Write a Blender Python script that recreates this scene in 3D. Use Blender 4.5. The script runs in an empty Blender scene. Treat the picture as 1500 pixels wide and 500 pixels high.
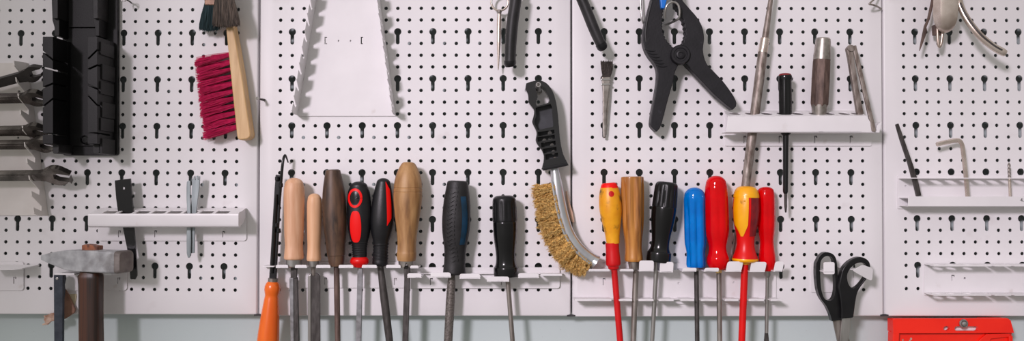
import bpy, bmesh, math, random
from math import sin, cos, pi, radians, sqrt
from mathutils import Vector, Matrix
from mathutils.geometry import tessellate_polygon

random.seed(7)
SC = bpy.context.scene
COL = SC.collection

# ------------------------------------------------------------------ camera
D = 1.25                 # metres from the lens to the front of the pegboard
FPX = 1250.0             # focal length in pixels of the 1500 px wide frame
ZC = 1.45                # height of the lens
TILT = radians(1.15)     # the photographer looks up very slightly
FW = Vector((0, cos(TILT), sin(TILT)))
UP = Vector((0, -sin(TILT), cos(TILT)))
CAMPOS = Vector((0, -D, ZC))


def W(px, py, d=0.0):
    """photo measurement -> place in the room, d = millimetres in front of the board"""
    r = Vector(((px - 750) / FPX, 0, 0)) + UP * ((250 - py) / FPX) + FW
    return CAMPOS + r * ((D - d * .001) / r.y)


def K(d):
    return (D - d * .001) / D * .001      # metres per measured pixel at depth d


# ------------------------------------------------------------------ smoothing of outlines
def spline(pts, n=4, closed=True):
    pts = [tuple(p) for p in pts]
    m = len(pts)
    out = []
    rng = m if closed else m - 1
    for i in range(rng):
        if closed:
            a, b, c, e = pts[i - 1], pts[i], pts[(i + 1) % m], pts[(i + 2) % m]
        else:
            a, b, c, e = pts[max(i - 1, 0)], pts[i], pts[i + 1], pts[min(i + 2, m - 1)]
        for k in range(n):
            t = k / n
            out.append(tuple(.5 * (2 * q + (r - p) * t + (2 * p - 5 * q + 4 * r - s) * t * t + (3 * q - p - 3 * r + s) * t ** 3)
                             for p, q, r, s in zip(a, b, c, e)))
    if not closed:
        out.append(pts[-1])
    return out


def ellipse(cx, cy, rx, ry, n=24, rot=0):
    o = []
    for i in range(n):
        a = 2 * pi * i / n
        x, y = rx * cos(a), ry * sin(a)
        o.append((cx + x * cos(rot) - y * sin(rot), cy + x * sin(rot) + y * cos(rot)))
    return o


def rrect(x0, y0, x1, y1, r=3, n=4):
    o = []
    for cx, cy, a0 in ((x1 - r, y0 + r, -90), (x1 - r, y1 - r, 0), (x0 + r, y1 - r, 90), (x0 + r, y0 + r, 180)):
        for k in range(n + 1):
            a = radians(a0 + 90 * k / n)
            o.append((cx + r * cos(a), cy + r * sin(a)))
    return o


# ------------------------------------------------------------------ mesh builder
class MB:
    def __init__(self):
        self.bm = bmesh.new()

    def verts(self, pts):
        return [self.bm.verts.new(p) for p in pts]

    def face(self, vs):
        try:
            return self.bm.faces.new(vs)
        except ValueError:
            return None

    def solid(self, outer, holes, to3, vec, bevel=0, seg=2):
        """polygon (with holes) turned into a solid by pushing it along vec"""
        sub = bmesh.new()
        loops = [list(outer)] + [list(h) for h in holes]
        flat = [p for l in loops for p in l]
        tris = tessellate_polygon([[Vector((p[0], p[1], 0)) for p in l] for l in loops])
        A = [sub.verts.new(to3(p)) for p in flat]
        B = [sub.verts.new(to3(p) + vec) for p in flat]
        for t in tris:
            for L in (A, B):
                try:
                    sub.faces.new([L[i] for i in t])
                except ValueError:
                    pass
        k = 0
        for l in loops:
            m = len(l)
            for i in range(m):
                a, b = k + i, k + (i + 1) % m
                try:
                    sub.faces.new((A[a], A[b], B[b], B[a]))
                except ValueError:
                    pass
            k += m
        bmesh.ops.remove_doubles(sub, verts=sub.verts, dist=1e-6)
        bmesh.ops.dissolve_limit(sub, angle_limit=radians(1), verts=sub.verts, edges=sub.edges)
        bmesh.ops.recalc_face_normals(sub, faces=sub.faces)
        if bevel:
            ed = [e for e in sub.edges if len(e.link_faces) == 2 and e.calc_face_angle(0) > radians(38)]
            bmesh.ops.bevel(sub, geom=ed, offset=bevel * .001, segments=seg, profile=.5, affect='EDGES', clamp_overlap=True)
        self.merge(sub)

    def merge(self, sub):
        me = bpy.data.meshes.new('t')
        sub.to_mesh(me)
        sub.free()
        self.bm.from_mesh(me)
        bpy.data.meshes.remove(me)

    def prism(self, outline, db, df, holes=(), bevel=0, seg=2):
        self.solid(outline, holes, lambda p: W(p[0], p[1], df), Vector((0, (df - db) * .001, 0)), bevel, seg)

    def shelf(self, outline, y, thick, dref, holes=(), slope=0, bevel=0):
        z0 = W(750, y, dref).z
        self.solid(outline, holes,
                   lambda p: Vector((W(p[0], y, dref).x, -p[1] * .001, z0 + (dref - p[1]) * slope * .001)),
                   Vector((0, 0, -thick * .001)), bevel)

    def xprism(self, profile, x0, x1, dref, bevel=0, seg=2):
        """profile of (depth, row) pushed along x"""
        a = W(x0, profile[0][1], dref).x
        b = W(x1, profile[0][1], dref).x
        self.solid(profile, (), lambda p: Vector((a, -p[0] * .001, W(750, p[1], dref).z)), Vector((b - a, 0, 0)), bevel, seg)

    def loft(self, rings, cap=True, closed=True):
        R = [self.verts(r) for r in rings]
        n = len(R[0])
        for a, b in zip(R, R[1:]):
            for i in range(n if closed else n - 1):
                j = (i + 1) % n
                self.face((a[i], a[j], b[j], b[i]))
        if cap:
            self.face(list(reversed(R[0])))
            self.face(R[-1])

    def tube(self, pts, r, seg=10, sub=4, squash=1.0, cap=True, closed=False):
        """pts: (px, py, d); r: radius in px, one or one per point"""
        rr = r if isinstance(r, (list, tuple)) else [r] * len(pts)
        p = [tuple(q) + (s,) for q, s in zip(pts, rr)]
        if sub > 1:
            p = spline(p, sub, closed)
        P = [W(q[0], q[1], q[2]) for q in p]
        R = [max(q[3], .02) * K(q[2]) for q in p]
        rings = []
        m = len(P)
        for i in range(m):
            if closed:
                t = P[(i + 1) % m] - P[i - 1]
            else:
                t = P[min(i + 1, m - 1)] - P[max(i - 1, 0)]
            t.normalize()
            ref = Vector((0, 1, 0)) if abs(t.y) < .9 else Vector((0, 0, 1))
            e1 = t.cross(ref).normalized()
            e2 = t.cross(e1)
            rings.append([P[i] + e1 * (R[i] * cos(2 * pi * k / seg)) + e2 * (R[i] * squash * sin(2 * pi * k / seg)) for k in range(seg)])
        if closed:
            rings.append(rings[0])
            self.loft(rings, cap=False)
            bmesh.ops.remove_doubles(self.bm, verts=self.bm.verts, dist=1e-7)
        else:
            self.loft(rings, cap)

    def strands(self, lines, r):
        for l in lines:
            n = len(l)
            t = (l[-1] - l[0]).normalized()
            ref = Vector((0, 1, 0)) if abs(t.y) < .9 else Vector((0, 0, 1))
            e1 = t.cross(ref).normalized()
            e2 = t.cross(e1)
            prev = None
            for i, p in enumerate(l):
                q = r * (1 - .45 * i / (n - 1))
                ring = [self.bm.verts.new(p + e1 * (q * cos(a)) + e2 * (q * sin(a))) for a in (0, 2.094, 4.189)]
                if prev:
                    for k in range(3):
                        self.bm.faces.new((prev[k], prev[(k + 1) % 3], ring[(k + 1) % 3], ring[k]))
                prev = ring
            self.bm.faces.new(prev)

    def build(self, name, mat, parent=None, smooth=True, angle=40, wn=True):
        bm = self.bm
        bmesh.ops.recalc_face_normals(bm, faces=bm.faces)
        me = bpy.data.meshes.new(name)
        if parent is None:
            xs = [v.co for v in bm.verts]
            lo = Vector((min(v.x for v in xs), min(v.y for v in xs), min(v.z for v in xs)))
            hi = Vector((max(v.x for v in xs), max(v.y for v in xs), max(v.z for v in xs)))
            org = Vector(((lo.x + hi.x) / 2, hi.y, lo.z))
        else:
            r = parent
            while r.parent:
                r = r.parent
            org = Vector(r.location)
        for v in bm.verts:
            v.co -= org
        bm.to_mesh(me)
        bm.free()
        o = bpy.data.objects.new(name, me)
        COL.objects.link(o)
        if parent is None:
            o.location = org
        else:
            o.parent = parent
        me.materials.append(mat)
        if smooth:
            me.polygons.foreach_set('use_smooth', [True] * len(me.polygons))
            me.set_sharp_from_angle(angle=radians(angle))
            if wn:
                m = o.modifiers.new('weighted', 'WEIGHTED_NORMAL')
                m.keep_sharp = True
        return o


class Lathe:
    """turned form. prof: (row px, radius px[, flute depth]); None makes a crisp step"""
    def __init__(self, p0, p1, d0, prof, d1=None, seg=28, squash=1.0, flutes=0, sub=4):
        self.p0, self.p1, self.d0, self.d1, self.sq, self.seg, self.fl = p0, p1, d0, d0 if d1 is None else d1, squash, seg, flutes
        segs, cur = [], []
        for q in prof:
            if q is None:
                segs.append(cur)
                cur = []
            else:
                cur.append((q[0], q[1], q[2] if len(q) > 2 else 0))
        segs.append(cur)
        P = []
        for s in segs:
            P += spline(s, sub, False) if len(s) > 2 and sub > 1 else s
        self.P = P

    def axis(self, y):
        t = (y - self.p0[1]) / (self.p1[1] - self.p0[1])
        return self.p0[0] + (self.p1[0] - self.p0[0]) * t, self.d0 + (self.d1 - self.d0) * t

    def add(self, mb):
        A, B = W(*self.p0, self.d0), W(*self.p1, self.d1)
        ax = (B - A).normalized()
        e1 = ax.cross(Vector((0, 1, 0))).normalized()
        e2 = ax.cross(e1)
        rings = []
        for y, r, f in self.P:
            t = (y - self.p0[1]) / (self.p1[1] - self.p0[1])
            c = A + (B - A) * t
            k = K(self.axis(y)[1])
            ring = []
            for i in range(self.seg):
                a = 2 * pi * i / self.seg
                q = max(r, .05) * k * (1 - f * (.5 - .5 * cos(self.fl * a)) ** 2.5)
                ring.append(c + e1 * (q * cos(a)) + e2 * (q * self.sq * sin(a)))
            rings.append(ring)
        mb.loft(rings)
        return self

    def radius(self, y):
        for a, b in zip(self.P, self.P[1:]):
            if min(a[0], b[0]) <= y <= max(a[0], b[0]) and a[0] != b[0]:
                return a[1] + (b[1] - a[1]) * (y - a[0]) / (b[0] - a[0])
        return self.P[0][1]

    def front(self, px, py, lift=0):
        x, d = self.axis(py)
        r = self.radius(py)
        dx = px - x
        h = sqrt(max(r * r - dx * dx, 0)) * self.sq
        p = W(px, py, d)
        p.y -= h * K(d) + lift * .001
        return p

    def patch(self, mb, fn, nu=10, nv=12, lift=.4, thick=1.0):
        """thin inlay lying on the front of the form; fn(u, v) -> px, py"""
        F = [[self.front(*fn(i / nu, j / nv), lift) for i in range(nu + 1)] for j in range(nv + 1)]
        th = Vector((0, thick * .001, 0))
        a = [mb.verts(r) for r in F]
        b = [mb.verts([p + th for p in r]) for r in F]
        for j in range(nv):
            for i in range(nu):
                mb.face((a[j][i], a[j][i + 1], a[j + 1][i + 1], a[j + 1][i]))
                mb.face((b[j][i], b[j + 1][i], b[j + 1][i + 1], b[j][i + 1]))
        for i in range(nu):
            mb.face((a[0][i], b[0][i], b[0][i + 1], a[0][i + 1]))
            mb.face((a[nv][i], a[nv][i + 1], b[nv][i + 1], b[nv][i]))
        for j in range(nv):
            mb.face((a[j][0], a[j + 1][0], b[j + 1][0], b[j][0]))
            mb.face((a[j][nu], b[j][nu], b[j + 1][nu], a[j + 1][nu]))
        bmesh.ops.remove_doubles(mb.bm, verts=mb.bm.verts, dist=2e-6)


def oval(cx, cy, rx, ry):
    return lambda u, v: (cx + rx * (2 * u - 1) * sin(pi * v) ** .6 if 0 < v < 1 else cx, cy - ry * cos(pi * v))


# ------------------------------------------------------------------ things
def thing(name, label, cat, at, group=None):
    o = bpy.data.objects.new(name, None)
    COL.objects.link(o)
    o.empty_display_size = .01
    o.location = W(*at)
    o['label'] = label
    o['category'] = cat
    if group:
        o['group'] = group
    return o


def tag(o, label, cat, group=None):
    o['label'] = label
    o['category'] = cat
    if group:
        o['group'] = group
    return o


def lathe_part(name, mat, parent, *a, **k):
    mb = MB()
    l = Lathe(*a, **k).add(mb)
    return l, mb.build(name, mat, parent)


def prism_part(name, mat, parent, *a, **k):
    mb = MB()
    mb.prism(*a, **k)
    return mb.build(name, mat, parent)


def tube_part(name, mat, parent, *a, **k):
    mb = MB()
    mb.tube(*a, **k)
    return mb.build(name, mat, parent)


# ------------------------------------------------------------------ materials
def lin(c):
    c = c / 255
    return c / 12.92 if c <= .04045 else ((c + .055) / 1.055) ** 2.4


def rgb(r, g, b):
    return (lin(r), lin(g), lin(b), 1)


def mat(name, c1, c2=None, rough=.5, metal=0, scale=(30, 30, 30), detail=4, lo=.35, hi=.65, bump=0, bscale=None,
        coat=0, trans=0, spec=.5, rvar=0, c3=None, s3=(8, 8, 8), lo3=.55, hi3=.75, sss=0):
    m = bpy.data.materials.new(name)
    m.use_nodes = True
    nt = m.node_tree
    N, L = nt.nodes, nt.links
    b = N['Principled BSDF']
    b.inputs['Base Color'].default_value = c1
    b.inputs['Roughness'].default_value = rough
    b.inputs['Metallic'].default_value = metal
    b.inputs['Coat Weight'].default_value = coat
    b.inputs['Coat Roughness'].default_value = .12
    b.inputs['Transmission Weight'].default_value = trans
    b.inputs['Specular IOR Level'].default_value = spec
    tc = N.new('ShaderNodeTexCoord')

    def noise(sc, det):
        mp = N.new('ShaderNodeMapping')
        mp.inputs['Scale'].default_value = sc
        L.new(tc.outputs['Object'], mp.inputs['Vector'])
        n = N.new('ShaderNodeTexNoise')
        n.inputs['Scale'].default_value = 1
        n.inputs['Detail'].default_value = det
        L.new(mp.outputs['Vector'], n.inputs['Vector'])
        return n
    col = None
    if c2:
        n = noise(scale, detail)
        r = N.new('ShaderNodeValToRGB')
        r.color_ramp.elements[0].position = lo
        r.color_ramp.elements[0].color = c1
        r.color_ramp.elements[1].position = hi
        r.color_ramp.elements[1].color = c2
        L.new(n.outputs['Fac'], r.inputs['Fac'])
        col = r.outputs['Color']
        if rvar:
            mr = N.new('ShaderNodeMapRange')
            mr.inputs['To Min'].default_value = rough - rvar
            mr.inputs['To Max'].default_value = rough + rvar
            L.new(n.outputs['Fac'], mr.inputs['Value'])
            L.new(mr.outputs['Result'], b.inputs['Roughness'])
    if c3:
        n3 = noise(s3, 5)
        mr = N.new('ShaderNodeMapRange')
        mr.inputs['From Min'].default_value = lo3
        mr.inputs['From Max'].default_value = hi3
        L.new(n3.outputs['Fac'], mr.inputs['Value'])
        mx = N.new('ShaderNodeMix')
        mx.data_type = 'RGBA'
        L.new(mr.outputs['Result'], mx.inputs['Factor'])
        if col:
            L.new(col, mx.inputs['A'])
        else:
            mx.inputs['A'].default_value = c1
        mx.inputs['B'].default_value = c3
        col = mx.outputs['Result']
    if col:
        L.new(col, b.inputs['Base Color'])
    if bump:
        nb = noise(bscale or scale, 4)
        bp = N.new('ShaderNodeBump')
        bp.inputs['Strength'].default_value = bump
        bp.inputs['Distance'].default_value = .001
        L.new(nb.outputs['Fac'], bp.inputs['Height'])
        L.new(bp.outputs['Normal'], b.inputs['Normal'])
    return m


V3 = lambda s, z=None: (s, s, s if z is None else z)
M = {}
M['board'] = mat('board_paint', rgb(230, 227, 229), rgb(225, 222, 224), .42, scale=V3(9), c3=rgb(205, 198, 198), s3=V3(22), lo3=.66, hi3=.9)
M['board_back'] = mat('dark_panel_back', rgb(64, 64, 66), rough=.6)  # unseen back sheet, added dark so less light bounces behind the holes
M['white'] = mat('white_steel', rgb(230, 227, 229), rgb(224, 221, 223), .38, scale=V3(20), c3=rgb(196, 186, 180), s3=V3(40), lo3=.68, hi3=.9)
M['wall'] = mat('wall_paint', rgb(197, 207, 207), rgb(187, 199, 199), .6, scale=(4, 4, 3), bump=.15, bscale=V3(160), c3=rgb(120, 118, 112), s3=V3(120), lo3=.72, hi3=.8)
M['gap'] = mat('dark_gap', rgb(52, 50, 52), rough=.6)  # even dark tone painted for the shade in the seam gaps
M['black'] = mat('black_plastic', rgb(13, 13, 15), rgb(20, 20, 22), .34, spec=.35, scale=V3(60), bump=.08, bscale=V3(700))
M['black_matt'] = mat('black_moulding', rgb(13, 12, 14), rgb(20, 19, 21), .5, spec=.35, scale=V3(40), bump=.12, bscale=V3(500))
M['black_rim'] = mat('black_rim', rgb(20, 20, 22), rough=.26, coat=.4)
M['black_gloss'] = mat('black_gloss', rgb(8, 8, 10), rough=.2, coat=.15, spec=.4)
M['web'] = mat('handle_web', rgb(62, 63, 68), rgb(46, 47, 51), .5, scale=V3(60), spec=.4)
M['rubber'] = mat('grey_rubber', rgb(42, 41, 42), rgb(30, 29, 30), .48, spec=.35, scale=V3(50), bump=.2, bscale=V3(900))
M['rubber_dark'] = mat('dark_rubber', rgb(14, 14, 17), rgb(22, 22, 25), .4, spec=.4, scale=V3(60), bump=.15, bscale=V3(600))
M['clamp'] = mat('clamp_nylon', rgb(22, 21, 25), rgb(29, 28, 32), .48, spec=.35, scale=V3(50), bump=.2, bscale=V3(350), c3=rgb(60, 60, 65), s3=V3(70), lo3=.66, hi3=.85)
M['blue_steel'] = mat('blued_steel', rgb(44, 50, 60), rgb(60, 66, 76), .5, metal=.3, scale=V3(120))
M['steel'] = mat('bright_steel', rgb(190, 188, 186), rgb(150, 146, 142), .3, metal=.9, scale=(90, 90, 10), rvar=.1)
M['steel_worn'] = mat('worn_steel', rgb(165, 158, 152), rgb(112, 103, 97), .42, metal=.8, scale=(120, 120, 25), rvar=.1, bump=.1, bscale=V3(500))
M['steel_grey'] = mat('grey_steel', rgb(150, 150, 152), rgb(118, 117, 118), .45, metal=.6, scale=V3(70), c3=rgb(84, 80, 78), s3=V3(60), lo3=.6, hi3=.8)
M['steel_dark'] = mat('dark_steel', rgb(84, 80, 78), rgb(58, 54, 52), .5, metal=.55, scale=(200, 200, 60), bump=.2, bscale=V3(1200))
M['rasp'] = mat('rasp_steel', rgb(118, 111, 106), rgb(80, 74, 70), .5, metal=.4, scale=V3(420), detail=2, lo=.4, hi=.66, bump=.6, bscale=V3(500))
M['rust'] = mat('rusted_steel', rgb(112, 92, 84), rgb(74, 58, 53), .62, metal=.35, scale=(160, 160, 40), bump=.3, bscale=V3(500))
M['rust_grey'] = mat('patinated_steel', rgb(158, 148, 141), rgb(104, 90, 82), .5, metal=.5, scale=(180, 180, 60), bump=.25, bscale=V3(500))
M['hammer'] = mat('hammer_steel', rgb(190, 191, 194), rgb(150, 150, 154), .4, metal=.4, scale=V3(55), bump=.25, bscale=V3(160), c3=rgb(96, 88, 84), s3=V3(30), lo3=.56, hi3=.8)
M['hammer_face'] = mat('worn_hammer_face', rgb(128, 120, 116), rgb(96, 88, 85), .55, metal=.3, scale=V3(60), bump=.3, bscale=V3(220))
M['wrench'] = mat('chrome_wrench', rgb(150, 143, 139), rgb(92, 87, 84), .26, metal=.92, scale=V3(40), rvar=.08)
M['wrench_black'] = mat('black_wrench', rgb(40, 37, 37), rgb(62, 58, 56), .4, metal=.5, scale=V3(60))
M['holder_grey'] = mat('grey_holder', rgb(226, 221, 217), rgb(214, 208, 203), .42, scale=V3(20))
M['nickel'] = mat('nickel_plate', rgb(224, 212, 202), rgb(184, 168, 156), .28, metal=.8, scale=V3(30), rvar=.08)
M['alu'] = mat('aluminium', rgb(214, 216, 220), rgb(186, 188, 193), .3, metal=.9, scale=(40, 40, 20), rvar=.06)
M['zinc'] = mat('zinc_steel', rgb(150, 158, 160), rgb(120, 128, 130), .4, metal=.7, scale=(160, 160, 20))
M['wood_light'] = mat('pale_beech', rgb(226, 180, 146), rgb(208, 156, 120), .5, scale=(160, 160, 14), bump=.08, c3=rgb(176, 122, 86), s3=(60, 60, 8), lo3=.6, hi3=.85)
M['wood_pale'] = mat('pale_wood', rgb(230, 184, 146), rgb(214, 164, 124), .5, scale=(160, 160, 14), bump=.08)
M['wood_big'] = mat('worn_ash', rgb(182, 140, 92), rgb(146, 104, 62), .5, scale=(110, 110, 18), bump=.12, c3=rgb(112, 80, 52), s3=(90, 90, 16), lo3=.56, hi3=.76)
M['wood_dark'] = mat('old_dark_wood', rgb(98, 72, 54), rgb(52, 38, 30), .5, scale=(120, 120, 22), bump=.2, c3=rgb(128, 98, 72), s3=(60, 60, 12), lo3=.56, hi3=.75)
M['wood_varnish'] = mat('varnished_wood', rgb(196, 134, 62), rgb(158, 98, 40), .32, scale=(150, 150, 10), bump=.15, c3=rgb(96, 58, 30), s3=(90, 90, 10), lo3=.54, hi3=.72, coat=.3)
M['wood_hammer'] = mat('hammer_wood', rgb(78, 42, 24), rgb(38, 22, 16), .38, scale=(130, 130, 5), lo=.4, hi=.62, bump=.15, c3=rgb(140, 78, 38), s3=(160, 160, 5), lo3=.6, hi3=.75)
M['wood_eye'] = mat('eye_wood', rgb(158, 92, 56), rgb(92, 50, 32), .55, scale=(220, 220, 120))
M['wood_brush'] = mat('brush_wood', rgb(220, 184, 136), rgb(200, 160, 110), .48, scale=(140, 140, 12), bump=.08, c3=rgb(176, 132, 82), s3=(90, 90, 14), lo3=.62, hi3=.8)
M['wood_pink'] = mat('pink_wood', rgb(222, 186, 164), rgb(206, 166, 142), .6, scale=(160, 160, 12))
M['orange'] = mat('orange_lacquer', rgb(240, 110, 14), rgb(228, 94, 8), .28, scale=(60, 60, 10), coat=.4, c3=rgb(150, 72, 22), s3=V3(70), lo3=.7, hi3=.85)
M['red'] = mat('red_plastic', rgb(222, 10, 10), rgb(206, 6, 8), .34, spec=.35, scale=V3(30))
M['red_shaft'] = mat('red_sleeve', rgb(206, 12, 18), rgb(188, 8, 14), .42, spec=.35, scale=V3(40), c3=rgb(140, 16, 18), s3=V3(70), lo3=.66, hi3=.85)
M['red_dark'] = mat('dark_red_grip', rgb(150, 16, 26), rgb(110, 12, 22), .45, scale=V3(50), c3=rgb(70, 14, 20), s3=V3(40), lo3=.52, hi3=.75)
M['red_clear'] = mat('clear_red', rgb(240, 0, 14), rgb(220, 0, 10), .08, scale=V3(40), coat=0, spec=.2, trans=.22)
M['red_box'] = mat('red_case', rgb(248, 40, 18), rgb(238, 30, 12), .42, scale=V3(20), bump=.06, bscale=V3(300))
M['red_inlay'] = mat('red_inlay', rgb(238, 14, 14), rough=.38, spec=.3)
M['blue_clear'] = mat('clear_blue', rgb(0, 134, 226), rgb(0, 114, 206), .08, scale=V3(40), coat=0, spec=.2, trans=.2)
M['blue'] = mat('blue_plastic', rgb(20, 112, 206), rough=.35)
M['teal'] = mat('teal_strip', rgb(8, 58, 88), rgb(6, 42, 62), .35, scale=V3(60))
M['yellow'] = mat('yellow_plastic', rgb(248, 178, 8), rgb(240, 164, 4), .34, scale=V3(40), coat=.15)
M['yellow_dirty'] = mat('grimy_yellow', rgb(240, 170, 24), rgb(226, 148, 14), .4, scale=V3(60), c3=rgb(58, 44, 24), s3=(75, 75, 55), lo3=.57, hi3=.74)
M['brass'] = mat('brass_wire', rgb(250, 218, 146), rgb(172, 126, 64), .34, metal=.2, scale=V3(420), lo=.4, hi=.64)
M['crimson'] = mat('crimson_bristle', rgb(216, 36, 100), rgb(184, 20, 78), .42, scale=V3(160))
M['br_grey'] = mat('grey_bristle', rgb(120, 106, 96), rgb(62, 55, 52), .55, scale=(400, 400, 30))
M['br_teal'] = mat('teal_bristle', rgb(30, 52, 58), rgb(54, 76, 80), .5, scale=(400, 400, 30))
M['br_dark'] = mat('dark_bristle', rgb(66, 56, 50), rgb(40, 34, 32), .6, scale=V3(400))
M['ferrule'] = mat('tin_ferrule', rgb(176, 170, 164), rgb(136, 128, 121), .35, metal=.85, scale=V3(90))
M['ferrule_brown'] = mat('copper_ferrule', rgb(120, 92, 72), rgb(90, 68, 56), .4, metal=.6, scale=V3(90))
M['leather'] = mat('brown_leather', rgb(156, 116, 96), rgb(128, 92, 76), .6, scale=V3(60), bump=.2, bscale=V3(300))
M['torn'] = mat('torn_card', rgb(206, 178, 160), rgb(150, 104, 84), .8, scale=V3(140), bump=.3)
M['card'] = mat('cream_card', rgb(214, 202, 172), rgb(204, 190, 158), .7, scale=V3(40))
M['ink'] = mat('black_ink', rgb(60, 58, 58), rough=.6)
# ------------------------------------------------------------------ the wall behind
mb = MB()
w0, w1 = -1.5, 1.5
mb.solid([(w0, .5), (w1, .5), (w1, 2.3), (w0, 2.3)], (), lambda p: Vector((p[0], .027, p[1])), Vector((0, .1, 0)))
o = mb.build('wall_back', M['wall'])
o['kind'] = 'structure'


# ------------------------------------------------------------------ perforated panels
def hole_tpl(n=14, r=.152):
    outer = [(-.5, -.5), (.5, -.5), (.5, .5), (-.5, .5)]
    return outer, [(r * cos(2 * pi * i / n), r * sin(2 * pi * i / n)) for i in range(n)]


def key_tpl():
    outer = [(-.5, -.5), (.5, -.5), (.5, 1.5), (-.5, 1.5)]
    R, h, e = .31, .158, 1.08
    a0 = math.asin(h / R)
    pts = []
    n = 20
    for i in range(n + 1):       # round head, open at the bottom (v grows downwards)
        a = pi / 2 + a0 + (2 * pi - 2 * a0) * i / n
        pts.append((R * cos(a), R * sin(a)))
    for i in range(9):
        a = pi * i / 8
        pts.append((h * cos(a), e - h + h * sin(a)))
    return outer, pts


HT, KT = hole_tpl(), key_tpl()


def tess(t):
    return tessellate_polygon([[Vector((p[0], p[1], 0)) for p in l] for l in t])


HTT, KTT = tess(HT), tess(KT)


def panel(label, c, xl, xr, yb, skip=()):
    """c: corner keyholes (top first two, bottom two); lattice columns 0..23, keyholes at 1, 4 ... 22"""
    (ax, ay), (bx, by), (ex, ey), (fx, fy) = c

    def at(u, v):                 # u in columns, v in rows, keyhole row 0 near the frame's top, row 20 the lowest
        s, t = (u - 1) / 21, v / 20
        x = (ax * (1 - s) + bx * s) * (1 - t) + (ex * (1 - s) + fx * s) * t
        y = (ay * (1 - s) + by * s) * (1 - t) + (ey * (1 - s) + fy * s) * t
        p = W(x, y, 0)
        return p
    m = MB()
    bm = m.bm
    R0, R1 = -12, 22              # rows, -12 is above the frame
    th = Vector((0, .0016, 0))
    for j in range(R0, R1 + 1):
        for i in range(24):
            key = (j % 4 == 0) and i % 3 == 1
            if (j % 4 == 1) and i % 3 == 1:
                continue
            (outer, hole), T = (KT, KTT) if key else (HT, HTT)
            flat = [at(i + p[0], j + p[1]) for p in outer + hole]
            vs = m.verts(flat)
            for t in T:
                m.face([vs[k] for k in t])
            hv = vs[4:]
            ob = m.verts([p + th for p in flat[:4]])
            bk = m.verts([p + th for p in flat[4:]])
            for t in T:
                f = m.face([(ob + bk)[k] for k in reversed(t)])
                if f:
                    f.material_index = 1
            q = len(hv)
            for k in range(q):
                m.face((hv[k], bk[k], bk[(k + 1) % q], hv[(k + 1) % q]))
    # plain border and rounded, folded-back edges
    L = [at(-.5, R0 - .5), at(23.5, R0 - .5), at(23.5, R1 + .5), at(-.5, R1 + .5)]
    yt = -195
    E = [W(xl[0], yt), W(xr[0], yt), W(xr[1], yb[1]), W(xl[1], yb[0])]
    cen = (E[0] + E[2]) / 2

    def ring(ins, back):
        out = []
        for p in E:
            q = p.copy()
            q.x += ins if p.x < cen.x else -ins
            q.z += ins if p.z < cen.z else -ins
            q.y = back
            out.append(q)
        return out
    rings = [L, ring(.0022, 0), ring(.0009, .0004), ring(.0003, .0011), ring(0, .0024), ring(0, .0255)]
    m.loft(rings, cap=False)
    bmesh.ops.remove_doubles(bm, verts=bm.verts, dist=1e-6)
    o = m.build('pegboard_panel', M['board'], angle=35, wn=False)
    o.data.materials.append(M['board_back'])
    # flat front keeps flat normals
    tag(o, label, 'pegboard', 'perforated steel wall panels')
    return o


P1 = panel('white perforated steel panel behind the crimson hand brush, hammer and wrenches', [(-19.4, 49.2), (332, 48.3), (-26, 388.2), (328, 391)], (-52, -58), (378.8, 376.2), (460.5, 461.5))
P2 = panel('white perforated steel panel behind the files, chisels and empty toothed holder', [(428.2, 46.8), (788.6, 46.2), (426.2, 391), (788.6, 390.6)], (382, 379), (835.8, 835.9), (463, 463.5))
P3 = panel('white perforated steel panel behind the spring clamp and coloured screwdrivers', [(885, 46.4), (1245, 47), (884.8, 390.5), (1247.6, 390.5)], (838.2, 838.6), (1290.6, 1294.2), (464.5, 463.5))
P4 = panel('white perforated steel panel behind the hex key and drill bit rack', [(1340, 47), (1693.8, 47), (1344.4, 389), (1702, 389)], (1292.9, 1296.7), (1727, 1736), (463.5, 464))
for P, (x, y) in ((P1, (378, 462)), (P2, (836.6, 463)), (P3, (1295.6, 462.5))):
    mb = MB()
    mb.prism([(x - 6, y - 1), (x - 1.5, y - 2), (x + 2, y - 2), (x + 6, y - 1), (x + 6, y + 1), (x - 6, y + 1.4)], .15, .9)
    c = mb.build('gap_shade', M['gap'], P)  # thin dark strip standing for the shaded gap where two panels meet
    c['label'] = 'dark strip painted as gap shade at the panel corner'
RG = 'white steel tool racks and holders on the panels'


def gamma(x, y, h=10, w=4):
    """punched hook slot in a back plate, seen as a thin dark angle"""
    return [(x, y), (x + w, y), (x + w, y + 3), (x + w - 1.3, y + 3), (x + w - 1.3, y + 1.3), (x + 1.2, y + 1.3), (x + 1.2, y + h), (x, y + h)]


def base_plate(root, outline, holes=(), name='back_plate', m='white', db=.4, df=2.2):
    return prism_part(name, M[m], root, outline, db, df, holes, bevel=.5, seg=2)


def finger(root, x0, x1, yb, yt, F, name='finger', th=1.5, m='white', side=0):
    """one prong of a rack: shelf strip with an upturned rounded end"""
    mb = MB()
    mb.shelf([(x0, 2), (x1, 2), (x1, F), (x0, F)], yb - 1.5, th, F, bevel=.25)
    h = yb - yt
    r = min(h * .48, 3.4)
    lean = side
    o = rrect(x0, yt, x1, yb, r, 4)
    o = [(x + (lean * (yb - y) / h), y) for x, y in o]
    mb.prism(o, F - 1.6, F, bevel=.5)
    return mb.build(name, M[m], root)


def bar(root, x0, x1, y, d0, d1, th=1.5, name='shelf_strip', m='white', holes=(), dref=None, slope=0):
    mb = MB()
    mb.shelf([(x0, d0), (x1, d0), (x1, d1), (x0, d1)], y, th, d1 if dref is None else dref, holes, slope, bevel=.25)
    return mb.build(name, M[m], root)


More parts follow.
